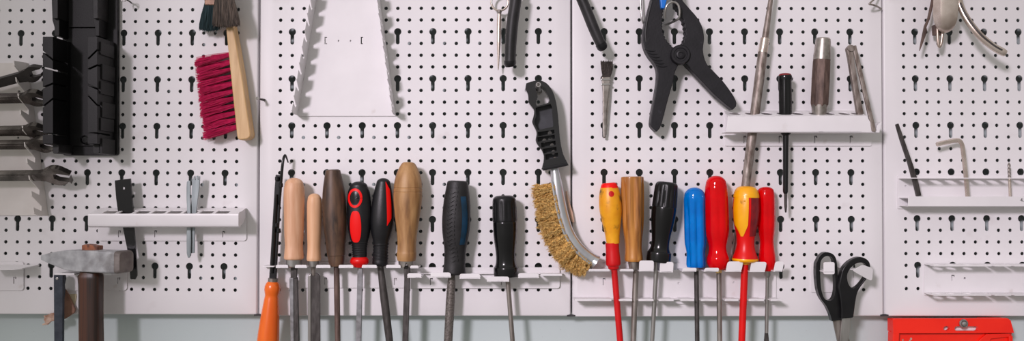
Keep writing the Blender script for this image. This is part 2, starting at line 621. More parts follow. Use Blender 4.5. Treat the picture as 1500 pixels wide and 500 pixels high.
# ---------------- rack of files and chisels (two overlapping racks)
rA = thing('tool_rack', 'white steel rack with short prongs carrying wooden chisels and files', 'tool rack', (500, 422, 0), RG)
base_plate(rA, rrect(401, 384, 611, 422, 3), [gamma(475, 407), gamma(577, 408)])
bar(rA, 386, 612, 390.2, 2, 9)
bar(rA, 384.5, 401, 390.2, 9, 33)
for x0, x1 in ((404, 422), (432, 449.5), (463, 484), (496, 517.5), (530, 552), (565.5, 587)):
    finger(rA, x0, x1, 393, 388.4, 36)
finger(rA, 601, 613, 393.4, 389.4, 36)
rB = thing('tool_rack', 'white steel rack holding the ribbed rasp and a black screwdriver', 'tool rack', (708, 422, 0), RG)
base_plate(rB, rrect(597, 392, 820, 423, 4), [gamma(630, 408), gamma(734, 408)], db=2.6, df=4.2)
bar(rB, 596, 824, 400.5, 4, 10)
for x0, x1, a, b in ((596.5, 617.5, 400.6, 407.4), (630.5, 660.5, 399.6, 407), (673, 703.5, 401.4, 408.8), (713, 746, 405.6, 413), (759, 789.5, 400.4, 407.8)):
    finger(rB, x0, x1, b, a, 42)
finger(rB, 792, 823.5, 404.6, 401.6, 36)

# ---------------- double rack with the coloured screwdrivers
rC = thing('tool_rack', 'white double-shelf steel rack holding the row of coloured screwdrivers', 'tool rack', (994, 444, 0), RG)
base_plate(rC, rrect(846, 386, 1137, 446, 3), [gamma(883, 408, 10), ellipse(994.5, 415.5, 1.9, 1.9, 10), ellipse(1074.5, 414, 1.1, 1.7, 8, .5)])
bar(rC, 862, 1147, 395.5, 2, 10)
bar(rC, 864, 928, 395.5, 10, 16)
for x0, x1 in ((862.5, 893), (908.5, 928)):
    finger(rC, x0, x1, 398, 394.4, 36)
for x0, x1, yt, yb, s in ((936, 957.5, 382, 398, .6), (966, 986, 384, 399.4, 1), (999, 1020, 392.8, 398.4, 1), (1031, 1052.5, 392.8, 398.4, 1.5),
                          (1063, 1086, 383.4, 398.6, 3), (1098, 1120.5, 384, 399, 3), (1133, 1146, 383.4, 398.4, 3)):
    finger(rC, x0, x1, yb, yt, 38, side=s)
bar(rC, 846, 1140, 438, 2, 12, name='lower_shelf_strip')
for x0, x1 in ((842, 896), (907, 926), (935.5, 957.5), (965, 987), (997, 1017), (1027, 1050), (1062, 1082), (1097, 1119.5), (1129, 1146)):
    finger(rC, x0, x1, 441.4, 438.4, 34, name='lower_finger')

# ---------------- trough rack on the hammer panel
r1 = thing('tool_rack', 'white steel rack with slotted top and rolled lip above the hammer', 'tool rack', (250, 353, 0), RG)
base_plate(r1, [(143, 306), (361, 306)] + rrect(143, 306, 361, 353, 4)[5:15], [gamma(173, 338, 10), gamma(226, 338, 10), gamma(325.5, 339, 9)])
mb = MB()
slots = []
for x in (157, 181, 205, 229, 252.5, 276, 299.5, 323):
    slots.append(rrect(x - 9.5, 17, x + 9.5, 36, 3, 2))
mb.shelf([(130, 2), (349, 2), (349, 38), (130, 38)], 313.5, 1.3, 38, slots, slope=.21, bevel=.2)
mb.build('slotted_top', M['white'], r1)
mb = MB()
mb.xprism([(36, 313.4), (38.2, 313.8), (38.8, 316), (38.8, 329), (37.6, 332), (34.5, 333.6), (30, 333.4), (30, 332.4), (34.2, 332.4), (36.6, 331), (37.6, 328.6), (37.6, 316.4), (36, 315)], 129, 349.5, 38.5, bevel=.3)
mb.build('rolled_lip', M['white'], r1)
mb = MB()
mb.xprism([(4, 308), (30, 311), (36, 313), (38, 317), (38, 329), (35, 332.6), (28, 333), (12, 327), (4, 320)], 347.4, 348.8, 38, bevel=.4)
mb.build('end_plate', M['white'], r1)

# ---------------- tray rack with the punch and long rod
rD = thing('tool_rack', 'white steel tray rack with round holes holding the punch and long rod', 'tool rack', (1168, 214, 0), RG)
base_plate(rD, rrect(1062, 160, 1277, 214, 2), [gamma(1089.5, 199, 11), gamma(1141, 199, 11), gamma(1193, 199, 11), gamma(1245, 199, 11)])
mb = MB()
hol = [ellipse(x, 24, 8.4, 8.4, 18) for x in (1081, 1104.5, 1128, 1151.5, 1174, 1199, 1220, 1243, 1262)]
hol[2:2] = []
mb.shelf([(1070, 2), (1272, 2), (1270, 40), (1066.5, 40)], 170, 1.3, 40, [h for h in hol if h[0][0] < 1271], slope=.3, bevel=.2)
mb.build('perforated_top', M['white'], rD)
mb = MB()
mb.prism([(1066.5, 169.6), (1270, 170.8), (1284, 193.4), (1280, 194.4), (1064, 194)], 38.6, 40, bevel=.5)
mb.shelf([(1064, 10), (1284, 10), (1284, 40), (1064, 40)], 192.6, 1.3, 40, bevel=.3)
mb.build('front_lip', M['white'], rD)
prism_part('end_flange', M['white'], rD, [(1283.4, 194.2), (1285, 184), (1291, 178.2), (1292, 180), (1289.4, 188), (1288.4, 194.6)], 22, 40, bevel=.4)

# ---------------- drill rack on the far panel
rE = thing('tool_rack', 'white steel rack with a thin shelf and numbered lip holding the hex key', 'tool rack', (1430, 306, 0), RG)
base_plate(rE, rrect(1315, 257, 1525, 306, 1.5), [ellipse(1327, 272.6, 1.4, 1.2, 8)])
sl = [rrect(x - 6.5, 9, x + 6.5, 28.4, 2.5, 2) for x in (1352, 1376, 1398, 1420, 1441, 1461, 1481, 1500)]
bar(rE, 1329, 1541, 260.6, 2, 31, th=1.2, name='slotted_shelf', holes=sl)
mb = MB()
mb.prism([(1330.5, 288.2), (1541, 288.2), (1541, 302.2), (1330.5, 302.2)], 30, 31.4, bevel=.4)
lip = mb.build('numbered_lip', M['white'], rE)
bar(rE, 1330, 1541, 301.4, 2, 31, name='trough_floor', th=1.2)
bar(rE, 1330, 1541, 289.6, 2, 30, name='trough_ledge', th=1.2, dref=31)
cu = bpy.data.curves.new('number_mark', 'FONT')
cu.body = '4.5'
cu.size = .0072
cu.extrude = .00012
tmp = bpy.data.objects.new('number_curve', cu)
tm = bpy.data.meshes.new_from_object(tmp)
bpy.data.objects.remove(tmp)
bpy.data.curves.remove(cu)
tx = bpy.data.objects.new('number_mark', tm)
COL.objects.link(tx)
tx.parent = lip
tx.location = W(1494.5, 295.6, 31.6) - rE.location
tx.rotation_euler = (pi / 2, 0, 0)
tm.materials.clear()
tm.materials.append(M['ink'])
tx['label'] = 'dark printed size number'

rF = thing('tool_rack', 'empty white steel rack with two slotted shelves above the red case', 'tool rack', (1440, 433, 0), RG)
base_plate(rF, rrect(1354, 390, 1560, 433.4, 2), [gamma(1394, 403, 9, 4.5), ellipse(1413.5, 408, 1.6, 1.6, 8)])


def slot_shelf(y, name):
    mb = MB()
    pts = [(1368, 2), (1368, 32)]
    for x in (1453.5, 1482.5, 1511):
        pts += [(x - 1, 32), (x - 1, 8), (x + 4, 8), (x + 4, 32)]
    pts += [(1568, 32), (1568, 2)]
    hl = [ellipse(x, 19, 7.2, 6.5, 16) for x in (1378, 1398, 1423)]
    mb.shelf(pts, y, 1.4, 32, hl, bevel=.2)
    return mb.build(name, M['white'], rF)


slot_shelf(389.2, 'upper_shelf')
slot_shelf(432.2, 'lower_shelf')

# ---------------- toothed holders (sloping sides with slanted notches)


def toothed(root, quad, F, pitch, first, n, m, slot=6, rise=10, deep=16):
    """quad: top-left, top-right, bottom-right, bottom-left of the back plate in px on the board"""
    tl, tr, br, bl = quad
    return tl, tr, br, bl


def wing(root, top, bot, F, y_first, pitch, m, gapw=6.5, rise=9, root_d=17, name='toothed_side'):
    """a plate standing off the board along top->bot, its front edge cut into hooks"""
    A, B = W(*top, 1.5), W(*bot, 1.5)
    ax = (A - B)
    Ln = ax.length
    ax.normalize()
    sc = Ln / ((top[1] - bot[1]) ** 2 + (top[0] - bot[0]) ** 2) ** .5
    H = bot[1] - top[1]

    def s(y):
        return (bot[1] - y) / H * Ln
    pts = [(0, 0), (0, F * .55), (.004, F)]
    y = y_first
    while y > top[1] + 14:
        c = s(y)
        g = gapw * .001
        pts += [(c - g * .5 + rise * .001 * .62, F), (c - g * .5, root_d), (c + g * .25, root_d - 2), (c + g * .5, root_d), (c + g * .9 + rise * .001, F)]
        y -= pitch
    pts += [(Ln - .002, F), (Ln, 0)]
    side = ax.cross(Vector((0, 1, 0))).normalized()
    mb = MB()
    mb.solid(pts, (), lambda p: B + ax * p[0] + Vector((0, -p[1] * .001, 0)), side * .0014, bevel=.2)
    return mb.build(name, M[m], root)


tH = thing('toothed_holder', 'empty white tapering holder with saw-toothed sides above the wooden file handles', 'tool holder', (508, 170, 0), RG)
marks = [[(475.5, 54), (479, 54), (479, 55.4), (477, 55.4), (477, 63.4), (479, 63.4), (479, 64.6), (475.5, 64.6)],
         ellipse(496, 60, 1.2, 1.6, 8), ellipse(513.5, 60, 1.2, 1.6, 8),
         [(528.5, 54), (532, 54), (532, 55.4), (530, 55.4), (530, 63.4), (531.6, 63.4), (531.6, 64.6), (528.5, 64.6)]]
base_plate(tH, [(477, -80), (546, -80), (580, 170), (436, 170)], marks)
wing(tH, (476.5, -78), (436, 169), 35, 157, 23.4, 'white', gapw=5)
wing(tH, (546.5, -78), (580, 169), 35, 157, 23.4, 'white', gapw=5)

wH = thing('toothed_holder', 'greyish toothed holder carrying the stack of open ended wrenches', 'tool holder', (0, 316, 0), RG)
base_plate(wH, [(-38, 92), (40, 92), (70, 316), (-49, 316)], [gamma(26, 133, 7, 3.5), ellipse(26.5, 202, 1.5, 1.5, 8)], m='holder_grey')
wing(wH, (40, 92), (70, 316), 34, 304, 23.2, 'holder_grey', gapw=9.5, rise=9, root_d=15)
wing(wH, (-38, 92), (-49, 316), 34, 304, 23.2, 'holder_grey', gapw=9.5, rise=9, root_d=15)

# ---------------- two-prong hooks
hH = thing('prong_holder', 'white two-prong holder the cross-peen hammer hangs from', 'tool holder', (130, 426, 0), RG)
base_plate(hH, rrect(84, 384, 186, 426, 5), [gamma(172, 407, 9, 4)])
for x0, x1 in ((80, 109), (152.5, 163)):
    finger(hH, x0, x1, 403, 400.6, 48, name='prong')
hG = thing('prong_holder', 'empty white two-prong holder with rounded plate at the panel corner', 'tool holder', (-8, 426, 0), RG)
base_plate(hG, rrect(-48, 384, 34.5, 426, 4), [gamma(19.5, 406, 10, 4)])
mb = MB()
mb.shelf([(-24, 2), (40, 2), (30, 30), (20, 36), (-24, 36)], 394, 1.6, 34, slope=.1, bevel=.3)
mb.build('prong', M['white'], hG)
mb = MB()
mb.shelf([(-47, 2), (-30, 2), (-32, 36), (-46, 36)], 394, 1.6, 34, slope=.1, bevel=.3)
mb.build('prong', M['white'], hG)

sH = thing('prong_holder', 'white double hook with a bent tab holding the black scissors', 'tool holder', (1218, 428, 0), RG)
base_plate(sH, rrect(1188, 386, 1250, 428.6, 2))
mb = MB()
mb.shelf([(1207.5, 2), (1221.5, 2), (1222, 46), (1207, 46)], 398, 1.6, 46, bevel=.3)
mb.prism(rrect(1206.6, 384.4, 1222.8, 402.4, 2.5), 44, 46, bevel=.6)
mb.build('hook_tab', M['white'], sH)
mb = MB()
mb.shelf([(1243, 2), (1258, 2), (1264, 46), (1252, 46)], 395, 1.6, 46, bevel=.3)
o = spline([(1247.5, 396), (1256, 391.5), (1264.5, 388.6), (1272, 391), (1281.4, 394.4), (1281.8, 402), (1280, 411.6), (1272, 409.6), (1262, 404.5), (1253, 400)], 3)
mb.solid(o, (), lambda p: (lambda q: Vector((q.x, q.y + (p[0] - 1264) * .0004, q.z)))(W(p[0], p[1], 46)), Vector((0, .0018, 0)), bevel=.5)
mb.build('bent_tab', M['white'], sH)

# ---------------- pegs, wires
pg = thing('hook_peg', 'hollow steel peg carrying the brass wire brush', 'hook', (792, 132, 0), 'small pegs and wires')
mb = MB()
seg = 18
rings = []
for d, r in ((1, 5.2), (2.4, 5.2), (2.6, 3.9), (47, 3.9), (48, 3.6), (48, 2.3), (38, 2.3)):
    c = W(788.6, 124, 48)
    rings.append([Vector((c.x + r * .00096 * cos(2 * pi * i / seg) + (48 - d) * .00004, -d * .001, c.z + r * .00096 * sin(2 * pi * i / seg) - (48 - d) * .00009)) for i in range(seg)])
mb.loft(rings)
mb.build('peg_tube', M['steel'], pg)

nail = thing('panel_pin', 'small steel pin standing out of the seam beside the empty toothed holder', 'pin', (380, 146, 0), 'small pegs and wires')
tube_part('shank', M['steel_dark'], nail, [(379.4, 145.2, 16), (384, 146, 9), (387, 146.5, 1)], [1.2, 1.7, 1.9], sub=2)
mb = MB()
mb.tube([(376.6, 144, 21.4), (378.2, 144.8, 19), (379.2, 145.1, 17.6)], [2.6, 2.4, 1.4], sub=1)
mb.build('pin_head', M['steel'], nail)

ck = thing('hook_peg', 'small bright ring hook near the black mitre box', 'hook', (181, 0, 0), 'small pegs and wires')
tube_part('ring', M['steel'], ck, [(181 + 4.4 * cos(a), -2 + 4 * sin(a), 22) for a in [2 * pi * i / 12 for i in range(12)]], .9, sub=1, closed=True)
tube_part('stem', M['steel_dark'], ck, [(185, -.5, 21), (189, 1.5, 12), (192, 4, 1)], 1.1, sub=2)

vw = thing('wire_hook', 'bent wire hook with a vee tip at the panel seam above the steel dividers', 'hook', (1282, 6, 0), 'small pegs and wires')
tube_part('wire', M['steel_worn'], vw, [(1290, -16, 6), (1283, -4, 14), (1275, 4, 20), (1273.4, 6, 20.5), (1276, 6.6, 20), (1283, 8.6, 14), (1291, 13, 2)], 1.35, sub=3)
lw = thing('wire_hook', 'thin bent wire hanging beside the black spring clamp', 'hook', (940, 20, 0), 'small pegs and wires')
tube_part('wire', M['steel'], lw, [(936.5, -30, 8), (938, -6, 12), (939, 14, 12), (940.4, 28, 12), (943.5, 35.5, 10), (948, 38, 3)], 1.5, sub=3)
uw = thing('wire_hook', 'round bent wire loop in front of the spring clamp jaws', 'hook', (985, 20, 0), 'small pegs and wires')
tube_part('wire', M['steel'], uw, [(974.4, 27, 38), (974.4, 17, 43), (977, 8, 45), (983, 3.4, 45), (990, 4.2, 45), (994.4, 10, 45), (995.4, 20, 44), (994, 27, 42), (988, 31, 34), (980, 34.5, 20), (975, 36, 1)], 1.7, sub=4)
GF = 'files and chisels in the short-pronged racks'
GS = 'screwdrivers in the double-shelf rack'


# ============================================================ files and chisels
def dome(y, r, h, n=5):
    return [(y + h * (1 - cos(pi / 2 * i / n)) if i else y, r * sin(pi / 2 * i / n) if i else .1) for i in range(n + 1)]


def blade(name, m, root, poly, db, df, bevel=.6):
    return prism_part(name, M[m], root, poly, db, df, bevel=bevel)


# pale-handled wide file
t = thing('flat_file', 'flat file with the larger smooth pale beech handle and steel ferrule', 'file', (431, 400, 22), GF)
lathe_part('handle', M['wood_light'], t, (431, 261), (430.5, 381), 23, dome(260.6, 13.6, 11) + [(280, 15), (300, 14.9), (320, 14.4), (340, 14), (358, 13), (366, 13.3), (376, 14.2), None, (376, 14.2), (379, 14), (380.5, 12.4)])
lathe_part('ferrule', M['steel'], t, (430.5, 380), (430.5, 391), 23, [(379.6, 12.4), (390, 12), None, (390, 12), (391.5, 10.5)], sub=1)
prism_part('tang', M['steel_dark'], t, [(425.5, 391), (435, 391), (434, 409), (425.5, 408)], 18, 23, bevel=.8)
mb = MB()
mb.prism([(424, 407.5), (435, 407), (438, 520), (427, 520)], 15, 22, bevel=.5)
mb.build('blade', M['steel_dark'], t)
prism_part('ground_edge', M['steel_grey'], t, [(423.6, 408), (429.8, 407.6), (430.6, 520), (426, 520)], 20, 23.4, bevel=.8)

t = thing('chisel', 'chisel with the shorter slim pale wooden handle and broad blade', 'chisel', (460, 400, 22), GF)
lathe_part('handle', M['wood_pale'], t, (460.6, 284), (459.8, 383), 22, dome(283.6, 9.6, 8) + [(300, 10.6), (325, 10.4), (345, 10), (362, 9.4), (372, 9.9), (379, 10.4), (382.4, 9.6)])
lathe_part('ferrule', M['steel'], t, (459.8, 382), (459.8, 392), 22, [(382, 8.6), (390.4, 8.2), None, (390.4, 8.2), (391.6, 7)], sub=1)
lathe_part('neck', M['steel_worn'], t, (459, 391), (459.5, 404), 20, [(391, 5), (395, 3.4), (399, 3), (404, 2.6)], squash=.9)
blade('blade', 'steel_dark', t, [(452, 404), (456, 401), (460, 399), (465, 401), (468.6, 405), (469, 520), (451, 520)], 18, 21)
prism_part('bright_bevel', M['steel'], t, [(450.6, 405), (455.6, 401.6), (455.8, 520), (450.6, 520)], 17.5, 22.4, bevel=1.2)

t = thing('file', 'round file with an old dark brown wooden handle', 'file', (492, 400, 22), GF)
lathe_part('handle', M['wood_dark'], t, (487.6, 249), (493, 390), 22, [(248.6, 8), (250, 10.6), None, (250, 10.6), (262, 13), (280, 15.8), (300, 17), (322, 16.9), (345, 15.4), (362, 13.8), (374, 13), None, (374, 13), (375, 12.2), None, (375, 12.2), (384, 11.2), (390, 10)])
lathe_part('rod', M['rust'], t, (493, 388), (495, 520), 22, [(388, 4.2), (420, 4.4), (520, 4)], sub=1, seg=14)

t = thing('file', 'file with a black handle, red ringed hole and red oval inlay', 'file', (527, 400, 22), GF)
L4, h4 = lathe_part('handle', M['rubber_dark'], t, (525.4, 266), (527.2, 378), 21, dome(266, 13, 8) + [(282, 16.2), (298, 17.6), (315, 18), (330, 17.2), (345, 14.8), (355, 12.2), (366, 10.6), (378, 10.4)], squash=.72)
for y in (356, 359.4, 362.8, 366.2, 369.6, 373):
    lathe_part('grip_ring', M['rubber_dark'], h4, (526.6, y - 2), (526.8, y + 2), 21, [(y - 1.2, L4.radius(y) * .97), (y, L4.radius(y) + .7), (y + 1.2, L4.radius(y) * .97)], sub=2, squash=.72)
mb = MB()
L4.patch(mb, lambda u, v: (522 + (7.6 + 3.4 * v) * cos(2 * pi * u), 290.4 + (10.6 + 3.6 * v) * sin(2 * pi * u)), 36, 3, .9, 1.6)
mb.build('red_ring', M['red_inlay'], h4)
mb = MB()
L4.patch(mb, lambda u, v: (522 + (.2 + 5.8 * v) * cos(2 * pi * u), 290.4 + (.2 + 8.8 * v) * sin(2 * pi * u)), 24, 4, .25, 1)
mb.build('hole_shade', M['black_gloss'], h4)  # flat black disc painted for the darkness inside the hole
mb = MB()
L4.patch(mb, oval(522.8, 332, 8.4, 23), 12, 24, .8, 1.4)
mb.build('red_inlay', M['red_inlay'], h4)
lathe_part('red_collar', M['red'], t, (526.6, 376), (526.8, 393), 22, [(377, 10.4), (379, 12.4), (382, 13.7), (385.5, 13.2), (388.4, 10.6), (391.6, 8.2), (392.4, 6)], squash=.8)
blade('blade', 'steel_grey', t, [(523.6, 392), (530.8, 392), (529.6, 430), (528.2, 520), (520.6, 520), (522.4, 430)], 17, 23)

t = thing('file', 'tapering file with a black handle and a red stripe beside the ash handle', 'file', (560, 400, 18), GF)
L5, h5 = lathe_part('handle', M['rubber_dark'], t, (562, 261), (556.6, 389), 19, dome(261, 10.4, 8) + [(278, 12.6), (296, 15.4), (315, 17), (330, 16.8), (343, 14.6), (354, 11.8), (364, 10.6), (378, 11), (386, 11.6), (389, 10.8)], squash=.8)
for y in (357.6, 362, 366.4, 370.8, 375.2, 379.4):
    x, _ = L5.axis(y)
    lathe_part('grip_ring', M['rubber_dark'], h5, (x, y - 2), (x, y + 2), 19, [(y - 1.6, L5.radius(y) * .97), (y - .8, L5.radius(y) + .7), (y + .8, L5.radius(y) + .7), (y + 1.6, L5.radius(y) * .97)], sub=1, squash=.8)
mb = MB()
mid5 = lambda v: (567.2 + 7.2 * v, 266.5 + 64 * v)
L5.patch(mb, lambda u, v: (L5.axis(266.5 + 64 * v)[0] + L5.radius(266.5 + 64 * v) * (.42 + .14 * v + (.44 - .12 * v) * u * min(1, 5 * v + .1) * min(1, 6 * (1 - v) + .1)), 266.5 + 64 * v), 6, 18, .7, 1.4)
mb.build('red_inlay', M['red_inlay'], h5)
lathe_part('rod', M['steel_dark'], t, (556.8, 388), (573, 520), 19, [(388, 6), (392, 4.6), (410, 5.2), (440, 6), (520, 5.2)], sub=1, squash=.8, seg=18)

t = thing('file', 'file with the big turned ash handle and notched ferrule', 'file', (597, 400, 25), GF)
L6, h6 = lathe_part('handle', M['wood_big'], t, (598.4, 237), (595.4, 383), 25, [(237.6, .2), (238, 6), (239.6, 9.4), (246, 13.4), (256, 17.4), (266, 19.8), (275, 20.8), None, (275, 20.8), (276, 20.2), (277, 20.9), None, (277, 20.9), (281, 21), None, (281, 21), (282, 20.4), (283, 21), None, (283, 21), (296, 20.6), (312, 18.8), (330, 16.4), (345, 14.6), (356, 13.8), (368, 13.8), (371, 14.4), (377, 14.2), (382.4, 13)])
mb = MB()
rings = []
seg = 32
for y, r in ((380.5, 12.4), (391, 11.4)):
    c = W(595.6, y, 25)
    rings.append([c + Vector((r * K(25) * cos(2 * pi * i / seg), r * K(25) * sin(2 * pi * i / seg), -(.006 if (y > 385 and i % 8 in (0, 1)) else 0) * -1)) for i in range(seg)])
mb.loft(rings)
mb.build('notched_ferrule', M['ferrule'], t)
blade('blade', 'steel_dark', t, [(591.4, 390), (600, 390), (600, 408), (596.8, 520), (588.6, 520), (592, 408)], 18, 27)

t = thing('rasp', 'coarse round rasp with a ribbed black rubber handle and dark blue strip', 'rasp', (667, 402, 24), GF)
L7, h7 = lathe_part('handle', M['rubber'], t, (670.4, 265), (665.4, 402), 23, [(264.8, 9), (265.6, 13.4), (268, 15.2), (276, 16.6), (292, 19), (310, 20.4), (326, 20.6), (342, 19.6), (356, 17.4), (370, 15.6), (386, 15.6), (396, 16.4), (401, 16.4), (402.4, 14)], squash=.86)
mb = MB()
L7.patch(mb, lambda u, v: (675.6 + 3 * sin(pi * v) - 1.6 * v + 7.6 * u, 288 + 70 * v), 6, 16, .5, 1.2)
mb.build('blue_strip', M['teal'], h7)
for i in range(17):
    y = 280 + i * 6.2
    x0 = 657 - 5 * sin(pi * min(1, i / 18)) + (2 if i > 12 else 0)
    mb = MB()
    L7.patch(mb, lambda u, v: (x0 + 3 + 11.5 * u, y + 3.2 * v - 2.6 * abs(u - .5) + 1.4 * sin(u * 7)), 6, 2, 1.7, 2.2)
    mb.build('grip_rib', M['rubber'], h7)
mb = MB()
L7.patch(mb, lambda u, v: (657 + 15 * u, 273.6 + 2 * v), 6, 2, .8, 1.6)
mb.build('grip_rib', M['rubber'], h7)
lathe_part('rod', M['rasp'], t, (662, 400), (655.4, 520), 23, [(400, 4.6), (404, 5), (420, 6.2), (440, 6.6), (520, 6.2)], sub=1, seg=20)

t = thing('screwdriver', 'black screwdriver with a faceted cap standing alone beside the rasp', 'screwdriver', (741, 404, 24), GF)
lathe_part('cap', M['black'], t, (738.4, 287), (739.6, 326), 24, [(286.6, 8), (287.4, 12), (289.6, 15.2), (293, 16.8), (300, 17.4, .05), (312, 17.8, .05), (323, 18, .03), (325.4, 17.4)], flutes=12, seg=72)
lathe_part('handle', M['black_gloss'], t, (739.6, 326), (741.6, 406), 24, [(325, 17.2), (327, 17.7), (332, 17.6), (345, 17.2), (358, 15.9), (370, 14.6), (380, 14.4), (387, 15.2), (391, 17), None, (391, 17), (393.4, 18.2), (404.4, 18), (405.6, 16.6)])
lathe_part('shaft', M['steel_worn'], t, (743.2, 404), (752.4, 520), 24, [(404, 3.5), (520, 3.5)], sub=1, seg=16)

# ============================================================ orange-handled hacksaw
t = thing('hacksaw', 'slim black junior hacksaw with an orange wooden handle', 'hacksaw', (395, 500, 20))
lathe_part('handle', M['orange'], t, (400, 411), (391, 520), 20, [(413, 7.4), (416, 9.6), (420, 11), (425, 11.3), (430, 10.4), (434, 9.8), (442, 10.8), (460, 12.8), (480, 14.6), (500, 15.8), (520, 16)], flutes=10, seg=40)
lathe_part('ferrule', M['steel_worn'], t, (400.6, 405), (399.6, 417), 20, [(407.6, 5), (408.2, 7.4), None, (408.2, 7.4), (416.4, 7.2)], sub=1)
mb = MB()
mb.prism([(394, 409), (404, 409), (405.4, 380), (408, 330), (411, 276), (412, 257), (403.6, 256), (402, 276), (399, 330), (395.6, 380)], 17, 23, bevel=.8)
mb.build('frame_bar', M['black'], t)
mb = MB()
mb.tube([(409, 300, 22), (411, 275, 24), (413, 250, 24), (415, 234, 23), (417.4, 227.6, 20), (419.6, 231, 14), (422, 238, 4)], [2, 2.2, 2.2, 2, 1.7, 1.4, 1], sub=4)
mb.build('curved_rod', M['black_gloss'], t)
for y, x in ((262, 406), (271.5, 411.4), (330, 405.2), (338, 408)):
    lathe_part('clamp_screw', M['black'], t, (x, y - 3), (x, y + 3), 24, [(y - 3, 2.6), (y - 2.4, 3.2), (y + 2.4, 3.2), (y + 3, 2.6)], sub=1, seg=14)
lathe_part('lever', M['black_gloss'], t, (405, 285), (398, 405), 24, [(285, 1.8), (300, 2.2), (400, 2.4)], sub=1, seg=10)

# ============================================================ screwdrivers
t = thing('screwdriver', 'grimy yellow and red insulated screwdriver with a red cap', 'screwdriver', (898, 396, 22), GS)
Ls, h = lathe_part('handle', M['yellow_dirty'], t, (891.8, 268), (898, 357), 22, [(275, 13), (280, 14.4), (290, 16), (302, 16.6), (314, 15.8), (326, 13.8), (340, 11.4), (350, 10.2), (357, 9.8)])
lathe_part('red_cap', M['red_inlay'], t, (891.8, 268), (892.6, 277), 22, [(268, 8), (268.8, 10), (271, 11.6), (276.4, 13.4)])
mb = MB()
Ls.patch(mb, lambda u, v: (893.8 + (.1 + 3.9 * v) * cos(2 * pi * u), 284.2 + (.1 + 4.2 * v) * sin(2 * pi * u)), 16, 3, .3, .8)
mb.build('red_dot', M['red_shaft'], h)
lathe_part('red_neck', M['red_shaft'], t, (896.6, 356), (899, 396), 22, [(356, 10), (366, 9.8), (376, 10.4), (384, 10.8), (388.4, 10.4), (390.6, 8.2), None, (390.6, 8.2), (394, 7.6), (395, 6)])
lathe_part('shaft', M['red_shaft'], t, (899.6, 394), (910, 520), 22, [(394, 4.6), (520, 4.7)], sub=1, seg=16)

t = thing('screwdriver', 'old screwdriver with a grooved varnished wooden handle', 'screwdriver', (929, 396, 22), GS)
lathe_part('handle', M['wood_varnish'], t, (926.2, 259), (928.4, 383), 22, [(258.8, 13), (259.6, 15.6), (262, 16.6, .12), (280, 16.8, .2), (306, 16.4, .22), (326, 15.6, .18), (338, 14.6, .08), (350, 13.2), (362, 12.4), (372, 12.8), (380, 13.4), (383, 12.4)], flutes=6, seg=60)
lathe_part('ferrule', M['steel_worn'], t, (928.6, 382), (930, 396), 22, [(382.6, 9), (394, 8.2), (396, 6.4)], sub=1)
lathe_part('shaft', M['steel_worn'], t, (931.6, 394), (927, 520), 22, [(394, 4.3), (520, 4.2)], sub=1, seg=16)

t = thing('screwdriver', 'black screwdriver with a fluted cap between the wooden and blue handles', 'screwdriver', (965, 396, 22), GS)
lathe_part('cap', M['black'], t, (977, 267), (973, 304), 23, [(266.8, 9), (267.6, 13), (270, 15.6, .02), (275, 16.8, .06), (290, 17.6, .08), (302, 18, .06), (304, 17.6)], flutes=12, seg=72)
lathe_part('handle', M['black_gloss'], t, (973, 304), (964.6, 384), 23, [(303.6, 17.4), (305, 18), (312, 18), (322, 17.4), (334, 15.8), (346, 14), (356, 13.2), (364, 14), (369, 16.4), None, (369, 16.4), (371, 17.8), (382.6, 18), (384, 16.6)])
lathe_part('shaft', M['steel'], t, (962, 383), (954.2, 520), 23, [(383, 3.4), (520, 3.2)], sub=1, seg=16)

t = thing('screwdriver', 'screwdriver with a clear blue fluted handle', 'screwdriver', (1020, 396, 20), GS)
lathe_part('handle', M['blue_clear'], t, (1017.2, 274.6), (1019.6, 392), 19, dome(274.6, 15, 13) + [(292, 15.8, .04), (310, 15.9, .2), (335, 16, .22), (355, 15.8, .22), (364, 14.4, .16), (372, 13.4, .12), (380, 13.8, .2), (388, 14, .22), (391.6, 13, .2)], flutes=6, seg=72, sub=3)
lathe_part('ferrule', M['steel'], t, (1019.6, 391), (1020, 397), 19, [(391, 5), (397, 4.4)], sub=1, seg=16)
lathe_part('shaft', M['steel_dark'], t, (1020, 394), (1021.6, 520), 19, [(394, 3.5), (520, 3.4)], sub=1, seg=16)

t = thing('screwdriver', 'big screwdriver with a clear red round-topped handle', 'screwdriver', (1053, 396, 22), GS)
lathe_part('handle', M['red_clear'], t, (1048.6, 257.4), (1052, 395), 22, dome(257.4, 15, 13) + [(278, 16.4, .02), (300, 17, .05), (325, 17.2, .06), (342, 16.8, .05), (354, 14.2, .02), (363, 12.4), (371, 13.6), (379, 16), (386, 15.6), (391, 13.6), (394.6, 11)], flutes=6, seg=60, sub=3)
lathe_part('ferrule', M['brass'], t, (1052.4, 394), (1053, 400), 22, [(394, 5), (400, 4.4)], sub=1, seg=16)
lathe_part('shaft', M['steel_worn'], t, (1053, 396), (1054.4, 520), 22, [(396, 3.7), (520, 3.8)], sub=1, seg=16)

t = thing('screwdriver', 'thick red and yellow insulated screwdriver with a flared neck', 'screwdriver', (1092, 396, 26), GS)
Ls, h = lathe_part('handle', M['red'], t, (1093.4, 273.4), (1091.4, 380), 25, [(273.4, 5), (274.4, 10), (277, 13.6), (282, 16.4), (290, 18), (304, 18.8), (318, 18.2), (330, 16.6), (342, 14), (352, 12.6), (360, 12.8), (368, 14.4), (375, 17), (380, 18.6)])
mb = MB()     # yellow shell round the head, running down to a tongue


def shell(u, v):
    y = 274 + 72 * v
    r = Ls.radius(y) * .985
    x = Ls.axis(y)[0]
    xl = x - r * 1.012
    xr = x + r if y < 288 else (x - 1.6 if y < 330 else x - 1.6 - (y - 330) * .32)
    if y >= 330:
        xl = x - r + (y - 330) * .22
    return xl + (xr - xl) * u, y


